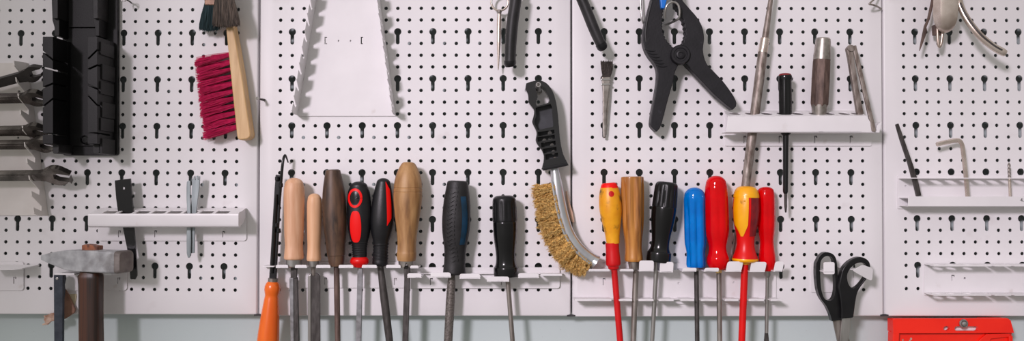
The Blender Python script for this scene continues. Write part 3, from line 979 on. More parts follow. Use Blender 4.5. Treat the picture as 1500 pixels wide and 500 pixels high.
Ls.patch(mb, shell, 16, 36, .9, 1.6)
Lathe((1093.4, 273.4), (1091.4, 380), 25, [(273, 5.4), (273.8, 10.6), (276.6, 14.4), (282, 17.2), (289, 18.6), (290, 17.2)], sub=3).add(mb)
mb.build('yellow_shell', M['yellow'], h)
mb = MB()
Ls.patch(mb, lambda u, v: (1095.4 + (15.4 - 3 * v * v) * u - 1.2 * v, 290 + 56 * v), 10, 20, .7, 1.4)
mb.build('dark_red_grip', M['red_dark'], h)
mb = MB()
Ls.patch(mb, lambda u, v: (1083.6 + (.1 + 3.2 * v) * cos(2 * pi * u), 294.6 + (.1 + 5 * v) * sin(2 * pi * u)), 16, 3, 1.2, .6)
mb.build('thumb_dimple', M['yellow_dirty'], h)
lathe_part('yellow_flange', M['yellow'], t, (1091.4, 378), (1091.2, 388), 25, [(379, 18.6), (381, 18.9), (383.6, 17), (385.4, 9), None, (385.4, 9), (387.6, 7)], sub=2)
lathe_part('shaft', M['red'], t, (1091.2, 384), (1085.8, 520), 25, [(384, 5.2), (520, 5)], sub=1, seg=18)

t = thing('screwdriver', 'small screwdriver with a clear red handle at the rack end', 'screwdriver', (1124, 398, 17), GS)
lathe_part('handle', M['red_clear'], t, (1121.6, 273.6), (1124.2, 397), 17, dome(273.6, 11.6, 7) + [(288, 12.8, .02), (310, 13.2, .06), (330, 12.8, .06), (345, 11, .03), (354, 9.8), (364, 10.4), (376, 11.8), (384, 12), (392, 10.8), (397, 8.6)], flutes=6, seg=60, sub=3)
lathe_part('collar', M['steel'], t, (1124.2, 396), (1124.2, 408), 17, [(397, 4.8), (404, 4.4), (407, 3)], sub=1, seg=16)
lathe_part('shaft', M['steel'], t, (1124.2, 404), (1122.8, 488), 17, [(404, 2.7), (488, 2.7)], sub=1, seg=14)
mb = MB()
mb.prism([(1120.8, 486), (1125.2, 486), (1126.8, 500), (1126, 515), (1120, 515), (1119.4, 500)], 16, 18.4, bevel=.5)
mb.build('flat_tip', M['steel_dark'], t)
# ============================================================ open ended wrenches


def wrench(label, ysh, x_end, half, R, m, tilt=45, slope=0, dc=28, mouth=20, dark=False):
    """shaft row ysh; jaws end at x_end; lies across the toothed sides, leaning out"""
    t = thing('open_end_wrench', label, 'wrench', (20, ysh, dc), 'open ended wrenches in the toothed holder')
    cx = x_end - R * .95
    pts = []
    L = -105
    # outline in (x, v): v up, true size before leaning
    a0 = math.asin(min(half / R, .9))
    pts += [(L, half * .8), (L - 6, 0), (L, -half * .8)]
    pts += [(cx - R * 1.5, -half), (cx - R * 1.08, -half * 1.15)]
    for i in range(9):
        a = radians(180 + 48 + (i / 8) * (112 + 12))
        pts.append((cx + R * cos(a), R * sin(a)))
    w = R * .4
    ph = radians(mouth)
    # mouth: a slot opening towards the end, turned by ph
    def mt(u, v):
        return (cx + u * cos(ph) - v * sin(ph), u * sin(ph) + v * cos(ph))
    pts += [mt(R * 1.12, -w * 1.5), mt(R * 1.05, -w), mt(R * .1, -w), mt(-R * .25, -w * .55), mt(-R * .25, w * .55), mt(R * .1, w), mt(R * 1.05, w), mt(R * 1.12, w * 1.4)]
    for i in range(9):
        a = radians(64 + ph * 20 + (i / 8) * (68))
        pts.append((cx + R * cos(a), R * sin(a)))
    pts += [(cx - R * 1.08, half * 1.15), (cx - R * 1.5, half)]
    ti = radians(tilt)
    k = K(dc)
    vdir = Vector((0, -sin(ti), cos(ti)))       # upper edge leans towards the room
    nrm = Vector((0, -cos(ti), -sin(ti)))

    def to3(p, off=0):
        q = W(p[0], ysh - (p[0] - 30) * slope, dc)
        return q + vdir * (p[1] * k) + nrm * off
    mb = MB()
    mb.solid(pts, (), lambda p: to3(p, .004), nrm * -.008, bevel=1)
    mb.build('wrench_body', M[m], t)
    # raised panel line along the shaft
    mb = MB()
    mb.solid([(L, -half * .45), (cx - R * 1.7, -half * .45), (cx - R * 1.55, 0), (cx - R * 1.7, half * .45), (L, half * .45)], (), lambda p: to3(p, .0045), nrm * -.002, bevel=.3)
    mb.build('shaft_panel', M[m], t)
    return t


wrench('black open ended wrench tilted upward, topmost in the toothed holder', 112.6, 60.5, 7.2, 12.5, 'wrench_black', 35, .27, 30, 0)
wrench('steel open ended wrench second from the top, beside the black wrench', 143.8, 66, 6.8, 14.5, 'wrench', 50, .02, 28, -22)
wrench('steel open ended wrench midway down, third from the top of the toothed holder', 191.6, 65, 6.8, 13, 'wrench', 48, .02, 28, -15)
wrench('steel open ended wrench fourth from the top, touching the mitre box', 212, 77, 6.4, 14, 'wrench', 48, .01, 28, -18)
wrench('largest steel open ended wrench, lowest in the toothed holder', 257.4, 101, 7.6, 17.5, 'wrench', 46, .01, 30, -14)

# ============================================================ mitre box
t = thing('mitre_box', 'black plastic mitre box with slanted saw slots in both walls', 'mitre box', (118, 228, 2))
mb = MB()
mb.prism(rrect(91, -140, 172.4, 228, 4), 2, 9, bevel=1.5)
mb.prism([(100, -140), (143, -140), (143, 40), (100, 40)], 9, 15, bevel=.8)
mb.prism([(100, 41), (143, 41), (143, 214), (100, 214)], 9, 12, bevel=.8)
mb.build('base', M['black_matt'], t)


def mwall(x0, x1, cuts, name, y0=53.5, y1=211):
    """wall cut by saw slots: cuts are (row at x0, row at x1)"""
    mb = MB()
    cc = [(y0, y0)] + cuts + [(y1, y1)]
    for a, b in zip(cc, cc[1:]):
        g0 = 1.2 if a[0] != y0 else 0
        g1 = 1.2 if b[0] != y1 else 0
        mb.prism([(x0, a[0] + g0), (x1, a[1] + g0), (x1, b[1] - g1), (x0, b[0] - g1)], 20, 60, bevel=.7)
    # solid foot of the wall below the slots
    a, b = W(x0, 100, 60).x, W(x1, 100, 60).x
    z0, z1 = W(70, y1, 60).z, W(70, y0, 60).z
    mb.solid([(a, z0), (b, z0), (b, z1), (a, z1)], (), lambda p: Vector((p[0], -.0205, p[1])), Vector((0, .0125, 0)), bevel=.3)
    return mb.build(name, M['black_matt'], t)


mwall(62.4, 77.6, [(75.4, 88), (98.4, 102.4), (128.6, 122.4), (156.6, 144.6), (196.4, 196.4)], 'slotted_wall')
rw = mwall(128, 142.8, [(87.4, 73), (102.4, 95.4), (124, 130.6), (139, 154.8), (195.6, 195.6)], 'slotted_wall')
# lower upper-section walls
for x0, x1 in ((77.6, 84.6), (137, 143.2)):
    prism_part('guide_block', M['rubber'], t, rrect(x0 - .8, -60, x1, 27, 1), 9, 40, bevel=.8)
    prism_part('stepped_wall', M['black_matt'], t, [(x0 - 3, -120), (x1 + 3, -120), (x1 + 2, 52.8), (x0 + 2, 52.8), (x0 + 2, 40), (x0 - 1, 30), (x0 - 2, 4)], 8, 34, bevel=.8)
for x0, x1 in ((76.8, 86), (135.6, 145.6)):
    prism_part('end_lug', M['rubber'], t, rrect(x0, 211.4, x1, 225.4, 3), 9, 48, bevel=1)
# stepped ribs on the outer wall faces
for i, y in enumerate((60, 92, 118, 148, 172, 202)):
    mb = MB()
    a = W(142.8, y, 60).x
    z = W(140, y, 60).z
    mb.solid([(a - .002, z), (a + .0022, z), (a + .0022, z - .018 - .004 * (i % 2)), (a - .002, z - .018 - .004 * (i % 2))], (), lambda p: Vector((p[0], -.054 + .004 * (i % 2), p[1])), Vector((0, .04, 0)), bevel=.8)
    mb.build('outer_rib', M['black_matt'], rw)
mb = MB()
c = W(125, 205, 14)
mb.loft([[c + Vector((r * cos(2 * pi * i / 18), y, r * sin(2 * pi * i / 18))) for i in range(18)] for r, y in ((.0065, .002), (.0065, -.002), (.0056, -.0026), (.0045, -.001))])
mb.build('screw_boss', M['black_gloss'], t)

# ============================================================ cross-peen hammer
t = thing('hammer', 'cross-peen hammer with a grey steel head and dark wooden handle', 'hammer', (133, 398, 30))
mb = MB()
YAW = radians(14)
C = W(120, 381, 38)
kk = K(38)


def sect(px, y0, y1, hd, ch=.16, n=3):
    """rounded rectangular slice of the head at column px"""
    hz, cz = (y1 - y0) / 2, (y0 + y1) / 2
    r = min(hz, hd) * ch
    out = []
    for cx, cyy, a0 in ((hd - r, hz - r, 0), (-hd + r, hz - r, 90), (-hd + r, -hz + r, 180), (hd - r, -hz + r, 270)):
        for k in range(n + 1):
            a = radians(a0 + 90 * k / n)
            u, v = cx + r * cos(a), cyy + r * sin(a)
            x = (px - 119) * (1.12 if px > 119 else 1.03) * kk
            y = -u * kk
            z = (381 - cz) * kk + v * kk
            out.append(C + Vector((x * cos(YAW) + y * sin(YAW), y * cos(YAW) - x * sin(YAW), z)))
    return out


mb.loft([sect(61, 375.4, 380, 13, .3), sect(62.2, 374.4, 381, 14, .2), sect(74, 371.4, 385.4, 14.6, .12), sect(90, 368, 390.8, 15, .1), sect(104, 366.4, 395, 15.4, .1), sect(120, 366, 396.6, 15.6, .1),
         sect(140, 366, 397.2, 15.8, .12), sect(160, 366.4, 397.8, 15.9, .18), sect(176, 366.4, 398.2, 16.2, .24), sect(179.4, 366.2, 398.4, 16.4, .3)])
mb.build('head', M['hammer'], t)
mb = MB()
mb.loft([sect(179, 366.4, 398.2, 16.2, .3), sect(181, 366.2, 398.4, 16.4, .3), sect(184, 366.6, 398, 16, .32), sect(186.6, 368, 396.8, 14.8, .34), sect(187.4, 370.4, 394.4, 12.4, .36)])
mb.build('striking_face', M['hammer_face'], t)
mb = MB()
mb.prism([(119.6, 359.4), (124, 358.4), (132, 359), (138, 360.4), (143, 361), (142.8, 374), (119.6, 374)], 30, 47, bevel=1)
mb.build('eye_wood', M['wood_eye'], t)
rings = []
for y, x0, x1, hd in ((392, 119.4, 146.6, 10), (398, 119, 147.4, 10.6), (401, 118.6, 147.8, 11), (404, 116, 149.2, 12.4), (408, 116.4, 149.6, 12.6), (416, 117.2, 149.4, 12.6), (430, 117.6, 149.2, 12.6), (460, 117.8, 149, 12.8), (500, 118.4, 149.6, 13.4), (530, 118.4, 150, 13.6)):
    c = W((x0 + x1) / 2, y, 38)
    hw = (x1 - x0) / 2
    ring = []
    for i in range(24):
        a = 2 * pi * i / 24
        ca, sa = cos(a), sin(a)
        f = lambda q: math.copysign(abs(q) ** .62, q)
        ring.append(c + Vector((hw * kk * f(ca), hd * kk * f(sa), 0)))
    rings.append(ring)
mb = MB()
mb.loft(rings)
mb.build('handle', M['wood_hammer'], t)

# ============================================================ blued bar and scraps by the hammer
t = thing('folding_gauge', 'narrow dark blue steel tool with a rivet, hanging beside the hammer handle', 'hand tool', (85, 500, 20))
gbar = prism_part('bar', M['blue_steel'], t, [(78.4, 404), (80, 401.6), (90, 401.4), (92, 404), (91.4, 440), (91.2, 520), (79.2, 520), (78.6, 440)], 17, 23, bevel=.8)
mb = MB()
c = W(83.8, 408.4, 23)
mb.loft([[c + Vector((r * cos(2 * pi * i / 14), y, r * sin(2 * pi * i / 14))) for i in range(14)] for r, y in ((.002, .001), (.002, -.0006), (.0012, -.0011))])
mb.build('rivet', M['steel'], gbar)
prism_part('swivel_arm', M['blue_steel'], t, [(91, 402), (94.6, 403), (95.4, 408), (93.4, 418), (94.4, 426), (92.6, 440), (91, 452), (88, 440), (88, 404)], 11, 15, bevel=.8)
o = MB()
o.prism([(92.2, 425), (95, 424), (100, 433), (109.6, 453.6), (108.6, 458.6), (100, 464.6), (93, 468.6), (91, 462)], 3, 7, bevel=.8)
o = o.build('leather_scrap', M['leather'])
tag(o, 'brown triangular leather scrap behind the dark blue steel tool', 'scrap')
o = MB()
o.prism([(63, 463), (67, 462.6), (74, 459.4), (80, 459), (84, 462), (84, 470), (74, 471.6), (70, 476), (61.6, 477.4), (61.2, 475.6), (66, 473), (63.6, 469), (65, 466)], 1.5, 5, bevel=.7)
o = o.build('torn_card', M['torn'])
tag(o, 'torn pinkish scrap poking out at the panel edge beside the blue steel tool', 'scrap')
o = MB()
o.prism([(100.4, 431.4), (111.6, 431), (111.8, 436), (109, 447.6), (106.6, 447)], .4, 1.4, bevel=.2)
o = o.build('card_scrap', M['card'])
tag(o, 'small cream card corner behind the brown leather scrap', 'scrap')

# ============================================================ tools in the rolled-lip rack
t = thing('scraper', 'flat black scraper bar with a small hole in the rolled-lip rack', 'scraper', (184, 400, 18))
mb = MB()
mb.prism([(168, 264.6), (190.8, 261.8), (192.4, 280), (194.6, 306), (195.4, 330), (198.4, 360), (200.4, 404), (197.6, 409.6), (191, 408.8), (187.6, 372), (180, 334), (172.4, 308), (170, 290)], 17.5, 20.5, [ellipse(181, 276, 1.9, 2.2, 12)], bevel=.5)
mb.build('bar', M['black_gloss'], t)
t = thing('cotter_key', 'pair of slim zinc grey steel strips in the rolled-lip rack', 'hand tool', (279, 372, 18))
mb = MB()
mb.prism(spline([(273.4, 268.6), (275, 265.4), (277.4, 265), (278.8, 268), (278.4, 290), (279.2, 310), (279.4, 371), (273.4, 371.4), (273.8, 310), (273, 290)], 3), 19.5, 22, bevel=.4)
mb.build('narrow_strip', M['zinc'], t)
mb = MB()
mb.prism([(281.4, 263), (283.2, 261.6), (283.6, 259), (285.4, 257.6), (286, 264), (286.8, 264), (287, 257.6), (289.6, 257.4), (290, 264), (290.6, 264), (291, 258), (292.6, 258.6), (292, 274), (289.6, 290), (287.4, 310), (285, 340), (284.6, 371), (278.4, 371.6), (278, 340), (279.6, 304), (280.4, 284)], 16.4, 19, bevel=.4)
mb.build('flared_strip', M['zinc'], t)

# ============================================================ bristled brushes
rnd = random.Random(11)


def hand_brush():
    t = thing('hand_brush', 'hand brush with crimson bristles on a pale wooden back', 'brush', (350, 205, 5))
    o = spline([(330.4, 38), (333, 60), (336, 88), (339.6, 124), (343, 160), (346.6, 196)], 3, False) + [(347.6, 203), (351, 205.4), (362, 204), (366.6, 200.6)] + \
        spline([(367, 196), (361.6, 160), (357.4, 130), (352.6, 100), (347, 68), (342.4, 44), (338, 24)], 3, False) + [(328, 20)]
    prism_part('back', M['wood_brush'], t, o, 4, 26, bevel=4, seg=3)
    lines = []
    ex = lambda s: (335 + 12 * s, 76.5 + 116 * s)         # along the wooden edge
    tuft = 11
    for i in range(tuft):
        s = (i + .35) / tuft
        for dd in range(6):
            d = 6 + dd * 3.3
            bx, by = ex(s)
            fan = rnd.uniform(-1.6, 1.6)
            ln = 47 + rnd.uniform(-2, 2) - 4 * max(0, s - .7) + (2 if i == 0 else 0)
            for _ in range(30):
                o1 = (rnd.gauss(0, 1.25), rnd.gauss(0, .8))
                a = W(bx + 3, by + o1[0] * .9, d + o1[1])
                slope = 13.4 - 1 * s + fan
                e = W(bx - ln - rnd.uniform(-2.5, 2.5) + (.0 if i else 1), by + slope + o1[0] * 2.1 + rnd.gauss(0, .9), d + o1[1] * 2.2 + rnd.gauss(0, 1) + (dd - 2.5) * .6)
                m = (a + e) / 2 + Vector((rnd.gauss(0, .0004), rnd.gauss(0, .0006), rnd.gauss(.0004, .0008)))
                lines.append([a, m, e])
    mb = MB()
    mb.strands(lines, .00052)
    mb.build('bristles', M['crimson'], t, wn=False)


hand_brush()


def paint_brush(label, ferr, tip, d, mferr, mbr, n, seedn, wood):
    """ferr: (x0, x1, y) lower edge of the ferrule; tip: (x0, x1, y)"""
    r = random.Random(seedn)
    t = thing('paint_brush', label, 'paint brush', ((ferr[0] + ferr[1]) / 2, ferr[2], d), 'paint brushes')
    x0, x1, y = ferr
    fe = prism_part('ferrule', M[mferr], t, rrect(x0, y - 34, x1, y + 2, 2), d - 6, d + 6, bevel=2)
    prism_part('ferrule_band', M[mferr], fe, rrect(x0 - .6, y - 9, x1 + .6, y - 6, 1), d - 6.6, d + 6.6, bevel=1)
    lathe_part('handle', M[wood], t, ((x0 + x1) / 2, y - 34), ((x0 + x1) / 2, y - 150), d, [(y - 33, (x1 - x0) * .42), (y - 60, (x1 - x0) * .3), (y - 100, (x1 - x0) * .36), (y - 140, (x1 - x0) * .3), (y - 148, 1)], squash=.6)
    L = []
    for _ in range(n):
        u, v = r.random(), r.uniform(-1, 1)
        a = W(x0 + 1 + (x1 - x0 - 2) * u, y - 2, d + v * 5)
        uu = min(1, max(0, u + r.gauss(0, .07)))
        tl = tip[2] - abs(uu - .5) * 5 + r.gauss(0, 1.6)
        e = W(tip[0] + (tip[1] - tip[0]) * uu, tl, d + v * 6 + r.gauss(0, 1))
        m = (a + e) / 2 + Vector(((u - .5) * .002, 0, 0))
        L.append([a, m, e])
    mb = MB()
    mb.strands(L, .00045)
    mb.build('bristles', M[mbr], t, wn=False)


paint_brush('paint brush with dark teal stained bristles above the hand brush', (299, 321, 6), (291.6, 322, 44), 16, 'ferrule_brown', 'br_teal', 800, 3, 'wood_dark')
paint_brush('paint brush with grey-brown bristles overlapping the hand brush handle', (314.6, 342, -4), (311, 351.6, 38), 34, 'ferrule', 'br_grey', 1300, 4, 'wood_brush')

# ============================================================ brass wire brush
t = thing('wire_brush', 'curved brass wire brush with a black skeleton handle hanging on a peg', 'wire brush', (812, 415, 10))
out = spline([(770.6, 122.4), (778, 119.6), (788, 118), (796.6, 119.6), (804, 125.4), (810.6, 136), (814.6, 150), (817, 166), (818.6, 186), (821, 208), (825, 226), (832, 240.2)], 3, False) + \
    [(833, 242.4), (824, 244.6), (797, 249.6), (793.4, 248)] + \
    spline([(796.2, 238), (796.6, 228), (792.6, 218.6), (787, 211.6), (784.8, 205), (786, 198), (785.6, 192), (781.6, 184), (779.6, 178), (781.6, 170), (782.4, 162), (778.4, 156), (774.4, 150), (774, 143), (773, 137), (769.4, 131)], 3, False)
hole_top = spline([(786, 126), (791, 126.4), (797.6, 132), (802.4, 140), (804.6, 149), (797, 152.6), (786.4, 155), (785.6, 148), (787.6, 142), (785.4, 134)], 3)
pocket = [(784.6, 158), (806.4, 152.4), (808.4, 156), (810.8, 184), (809.4, 186), (788, 190.6), (783.4, 182), (782.8, 178), (785.6, 170)]
pockets = [hole_top, pocket]
ys = ((191.8, 196.4, 788.4, 811.2, 0), (199.4, 204.6, 787.6, 811.8, 0), (207.6, 213, 793, 813, 0), (216.2, 221.4, 796, 814.4, 0), (224.6, 231, 799.2, 816.6, 0))
for y0, y1, xa, xb, _ in ys:
    sk = (xb - xa) * -.16
    pockets.append([(xa - .6, y0 + 2), (xb + .6, y0 + 2 + sk), (xb + 1.2, y1 + 2.6 + sk), (xa + .2, y1 + 3.4)])
HD0, HD1 = 12, 30
mb = MB()
mb.prism(out, 16, HD1, pockets, bevel=1.1)
mb.build('handle_rim', M['black_rim'], t)
tiny = [ellipse(x, y, 3, 3.6, 12, .3) for x, y in ((805.4, 195.4), (797.4, 206.4), (806.2, 204), (808.6, 213.4), (810.6, 223), (813, 233))]
mb = MB()
mb.prism(out, HD0, 17, [hole_top] + tiny, bevel=.8)
mb.build('handle_web', M['web'], t)
# finger guard
mb = MB()
mb.prism([(794, 245), (826, 239.4), (833.6, 241.4), (829.6, 243.4), (796, 250)], 8, 34, bevel=1)
mb.build('finger_guard', M['black'], t)
# metal channel
cl = [(812, 246, 20), (813.6, 256, 20), (816, 275, 20), (820, 298, 20), (825.6, 322, 20), (833.4, 344, 20), (845, 362, 20), (858.4, 375, 20), (869, 382.6, 20)]
mb = MB()
mb.tube(cl, [6, 7, 8.6, 8.8, 8.8, 8.8, 9, 9.4, 9.8], seg=20, sub=4, squash=1.0)
mb.build('channel', M['alu'], t)
mb = MB()
mb.tube([(808.6, 266, 29), (811.2, 282, 29), (815, 304, 29), (820.6, 326, 29), (829, 348, 29), (841, 366, 29), (854, 379, 29), (864, 386.6, 29)], 1.7, seg=8, sub=3)
mb.build('crimped_edge', M['alu'], t)
mb = MB()
mb.tube([(868, 381.8, 20), (872.6, 385, 20)], [9.8, 11.6], seg=20, sub=1)
mb.build('end_cap', M['alu'], t)
ccl = spline(cl, 10, False)
ccl = [p for p in ccl if p[1] > 268]
L = []
acc = [0]
for a, b in zip(ccl, ccl[1:]):
    acc.append(acc[-1] + math.hypot(b[0] - a[0], b[1] - a[1]))
T = acc[-1]
r = random.Random(5)


def pos(s):
    for i in range(len(ccl) - 1):
        if acc[i + 1] >= s:
            f = (s - acc[i]) / (acc[i + 1] - acc[i])
            a, b = ccl[i], ccl[i + 1]
            tx, ty = b[0] - a[0], b[1] - a[1]
            l = math.hypot(tx, ty)
            return a[0] + tx * f, a[1] + ty * f, tx / l, ty / l
    return pos(T - .01)


knots = [(r.uniform(0, T - .5), 20 + r.uniform(-9.5, 9.5), r.gauss(0, 2.2), r.gauss(0, 2.0), r.gauss(0, 2.0), r.uniform(0, 6.28)) for _ in range(420)]
for q_ in range(4620):
    kn = knots[q_ % 420]
    s = min(T - .5, max(0, kn[0] + r.gauss(0, .9)))
    x, y, tx, ty = pos(s)
    nx, ny = -ty, tx                     # towards the bristle side
    d = kn[1] + r.gauss(0, .9)
    ln = 30.5 + kn[4] * .7 + r.gauss(0, 1.2) - 9 * max(0, (s - T * .8) / (T * .2))
    pts = []
    jx, jy = kn[2] + r.gauss(0, .8), kn[3] + r.gauss(0, .8)
    ph = kn[5] + r.gauss(0, .5)
    for k in range(7):
        f = k / 6
        q = ln * f
        w_ = 1.7 * sin(ph + f * 13) * (f > 0)
        pts.append(W(x + nx * (3 + q) + jx * f * f + tx * w_ + tx * 1.2 * f, y + ny * (3 + q) + jy * f * f + ty * w_ + ty * 1.2 * f, d + (d - 20) * .35 * f + r.gauss(0, .5)))
    L.append(pts)
mb = MB()
mb.strands(L, .00046)
mb.build('wire_bristles', M['brass'], t, wn=False)

o = MB()
o.prism([(828.6, 281), (830, 279.6), (832.4, 290), (838.6, 310), (841.4, 325.6), (840, 326.6), (837.6, 325.6), (833, 306)], 2, 8, bevel=.8)
o = o.build('wood_peg', M['wood_pink'])
tag(o, 'thin pinkish wooden sliver behind the wire brush channel', 'wood sliver')
# ============================================================ large pliers hanging by the jaws
t = thing('pliers', 'large pliers with two spread dark grey grips hanging beside the panel seam', 'pliers', (800, -80, 20))
tube_part('grip', M['rubber'], t, [(757, -10, 27), (754, 10, 28), (750.6, 34, 28), (748.4, 60, 28), (747.4, 84, 28), (747.2, 92, 28), (747.4, 95.6, 28)], [8.6, 8.6, 8.8, 8.6, 8.2, 8.2, 7], seg=18, sub=4, squash=1.25)
tube_part('grip_end', M['rubber_dark'], t, [(747, 88.6, 28), (747.3, 93.4, 27), (747.8, 96.8, 26)], [8.9, 8.9, 7.4], seg=18, sub=2, squash=1.2)
tube_part('grip', M['rubber'], t, [(846, -14, 27), (852.6, 0, 28), (861, 20, 28), (869, 40, 28), (877.4, 59, 28), (882.4, 68.6, 28)], [7.6, 7.8, 8, 8, 7.6, 7], seg=18, sub=4, squash=1.25)
tube_part('grip_end', M['rubber_dark'], t, [(879.6, 63.6, 28), (882.4, 69, 27), (884, 71.6, 26)], [8.2, 8, 6.4], seg=18, sub=2, squash=1.2)
tube_part('tang', M['steel_dark'], t, [(757, -6, 27), (764, -44, 24), (786, -92, 20), (800, -112, 18), (812, -136, 18)], [6, 7, 10, 12, 9], seg=12, squash=.6)
tube_part('tang', M['steel_dark'], t, [(848, -10, 27), (834, -48, 24), (812, -92, 20), (800, -112, 18), (788, -136, 18)], [6, 7, 10, 12, 9], seg=12, squash=.6)
lathe_part('pivot', M['steel_worn'], t, (800, -120), (800, -104), 26, [(-120, 3), (-118, 8), (-106, 8), (-104, 3)], sub=1)

# ============================================================ ring handled pick
t = thing('ring_pick', 'slim silver pick with a ring handle beside a plier grip', 'pick', (731, 103, 14))
tube_part('ring', M['nickel'], t, [(732 + 12.4 * cos(2 * pi * i / 20), 3 + 12.6 * sin(2 * pi * i / 20), 14) for i in range(20)], 1.5, seg=10, sub=2, closed=True)
lathe_part('collar', M['steel_worn'], t, (731.8, 14), (731.4, 22), 14, [(14.4, 1.6), (16, 3.4), (19, 3), (21.4, 2.4)], seg=16)
lathe_part('shank', M['nickel'], t, (731.5, 18), (729.8, 104), 14, [(18, 2.4), (26, 3.2), (40, 3.4), (60, 3), (80, 2), (98, 1.1), (103.4, .2)], seg=16)

# ============================================================ flux brush
t = thing('flux_brush', 'small stubby brush with dark bristles and a folded tin handle', 'brush', (887, 202, 8))
mb = MB()
mb.prism([(881.6, 112), (895, 111.4), (893.6, 124), (892.2, 136), (889.4, 160), (888, 190), (887.4, 202), (883.8, 202.6), (883, 190), (883.2, 160), (883, 136), (882, 124)], 6.5, 11, bevel=1.6, seg=3)
th_ = mb.build('tin_handle', M['ferrule'], t)
prism_part('handle_fold', M['ferrule'], th_, [(888.8, 140), (894, 128), (893.4, 140), (890.6, 176), (888.6, 198), (887.6, 198)], 4, 8, bevel=.8)
for y in (116.4, 123.6):
    prism_part('ferrule_band', M['steel'], th_, rrect(880.8, y - 1.4, 895, y + 1.4, 1, 2), 5.8, 12, bevel=.9)
L = []
r = random.Random(8)
for _ in range(520):
    u, v = r.random(), r.uniform(-1, 1)
    a = W(883 + 11 * u, 113, 9 + v * 2)
    e = W(880 + 17.6 * min(1, max(0, u + r.gauss(0, .09))), 91.5 + r.gauss(0, 1.3), 10 + v * 5 + r.gauss(0, .8))
    L.append([a, (a + e) / 2 + Vector((r.gauss(0, .0006), 0, 0)), e])
mb = MB()
mb.strands(L, .0005)
mb.build('bristles', M['br_dark'], t, wn=False)

# ============================================================ spring clamp
t = thing('spring_clamp', 'large black nylon spring clamp with toothed jaws', 'clamp', (990, 190, 8))


def teeth(pts, n, amp):
    """zigzag along a curve"""
    p = spline(pts, 10, False)
    o = []
    m = len(p)
    for i in range(n * 2 + 1):
        q = p[min(m - 1, round(i * (m - 1) / (n * 2)))]
        k = min(m - 2, max(0, round(i * (m - 1) / (n * 2))))
        tx, ty = p[k + 1][0] - p[k][0], p[k + 1][1] - p[k][1]
        l = math.hypot(tx, ty) or 1
        s = amp if i % 2 else -amp * .2
        o.append((q[0] - ty / l * s, q[1] + tx / l * s))
    return o


leftj = spline([(962, -34), (956, -8), (949.6, 16), (944, 38), (942, 56), (944.6, 70), (950.6, 82), (959, 92.6), (963, 103), (963, 118), (959.6, 140), (955.4, 162), (953.2, 180), (955, 186.6), (962, 193.4)], 4, False) + \
    spline([(966.6, 188), (970.4, 178), (977, 152), (984.4, 126), (989.4, 104), (996, 92)], 3, False) + [(1002, 84), (998, 72), (990, 70)] + \
    teeth([(984, 68.4), (975, 58), (970, 44), (969.4, 30), (971, 14)], 11, 1.6) + [(968, 0), (970, -20), (972, -34)]
lj = prism_part('jaw', M['clamp'], t, leftj, 12, 32, bevel=2.2, seg=3)
rightj = [(986, -30)] + teeth([(989, 8), (996, 20), (1002, 36), (1003.6, 50), (999.6, 62), (992, 69.6)], 11, -1.6)[0:] + [(988, 76), (990, 90)] + \
    spline([(1003.4, 93), (1012, 102), (1028, 119), (1046, 138), (1062, 152), (1073.6, 161)], 3, False) + \
    spline([(1078.4, 156), (1078.6, 149), (1073, 138), (1060, 120), (1046, 105), (1036.6, 95), (1032, 85), (1030, 72), (1031.6, 56), (1029, 40), (1021, 25), (1008, 10), (998, -4), (994, -30)], 3, False)
prism_part('jaw', M['clamp'], t, rightj, 18, 36, bevel=2.2, seg=3)
prism_part('jaw_pad', M['blue'], t, [(966.6, -30), (981, -30), (978.6, -6), (973.6, 12.6), (968.6, 12), (967.4, 0)], 24, 39, bevel=1.5)
mb = MB()
c = W(996.4, 80.4, 36)
mb.loft([[c + Vector((r * cos(2 * pi * i / 36), y, r * sin(2 * pi * i / 36))) for i in range(36)] for r, y in
         ((.0142, .004), (.0142, -.002), (.013, -.0036), (.0098, -.0036), (.0092, -.0024), (.0066, -.0024), (.006, -.0044), (.0046, -.005), (.0036, -.005), (.003, -.0036), (.0012, -.0036))])
mb.build('pivot_disc', M['clamp'], t)
mb = MB()
mb.tube([(986, 82, 37), (988.4, 90, 37), (996.6, 93.6, 37), (1004, 92, 37), (1010, 99, 37)], 1.1, sub=3, seg=8)
mb.build('spring_end', M['black_gloss'], t)
for i in range(6):
    x, y = 945.6 + i * 3.3, 72.6 + i * 4.6
    mb = MB()
    mb.tube([(x - 1, y, 31.6), (x + 8, y + 2.4, 32.4), (x + 15, y + 2, 31.6)], [.7, 1.1, .5], sub=2, seg=8)
    mb.build('thumb_rib', M['clamp'], lj)
mb = MB()
mb.tube([(955, 2, 31), (949, 26, 31.6), (945.6, 48, 31.6), (946.6, 62, 31)], 1.6, sub=3, seg=8)
mb.build('edge_rib', M['rubber'], lj)

# ============================================================ tools in the tray rack
t = thing('tapered_bar', 'long tapering rusty steel bar standing through the tray rack', 'hand tool', (1104, 170, 24))
lathe_part('thin_end', M['rust_grey'], t, (1131.8, -20), (1120.6, 58), 22, [(-20, 3), (0, 3.4), (30, 4.2), (56, 5)], seg=16, sub=1)
lathe_part('collar', M['nickel'], t, (1121, 55), (1117, 78), 22, [(55, 4.6), (56.4, 6.4), (66, 6.7), (77, 6.9)], seg=20, sub=1)
lathe_part('bar', M['rust_grey'], t, (1117.4, 76), (1091, 282), 22, [(76, 6.8), (100, 7), (150, 7), (200, 6.8), (250, 6.6), (278, 6), (282, 3)], seg=18, sub=1)
tube_part('tail', M['rust'], t, [(1090.6, 278, 20), (1083, 308, 12), (1077.6, 338, 8), (1074.4, 362, 6), (1071.4, 386, 5)], [3.6, 2.2, 1.6, 1.5, 1.2], seg=10, sub=3)

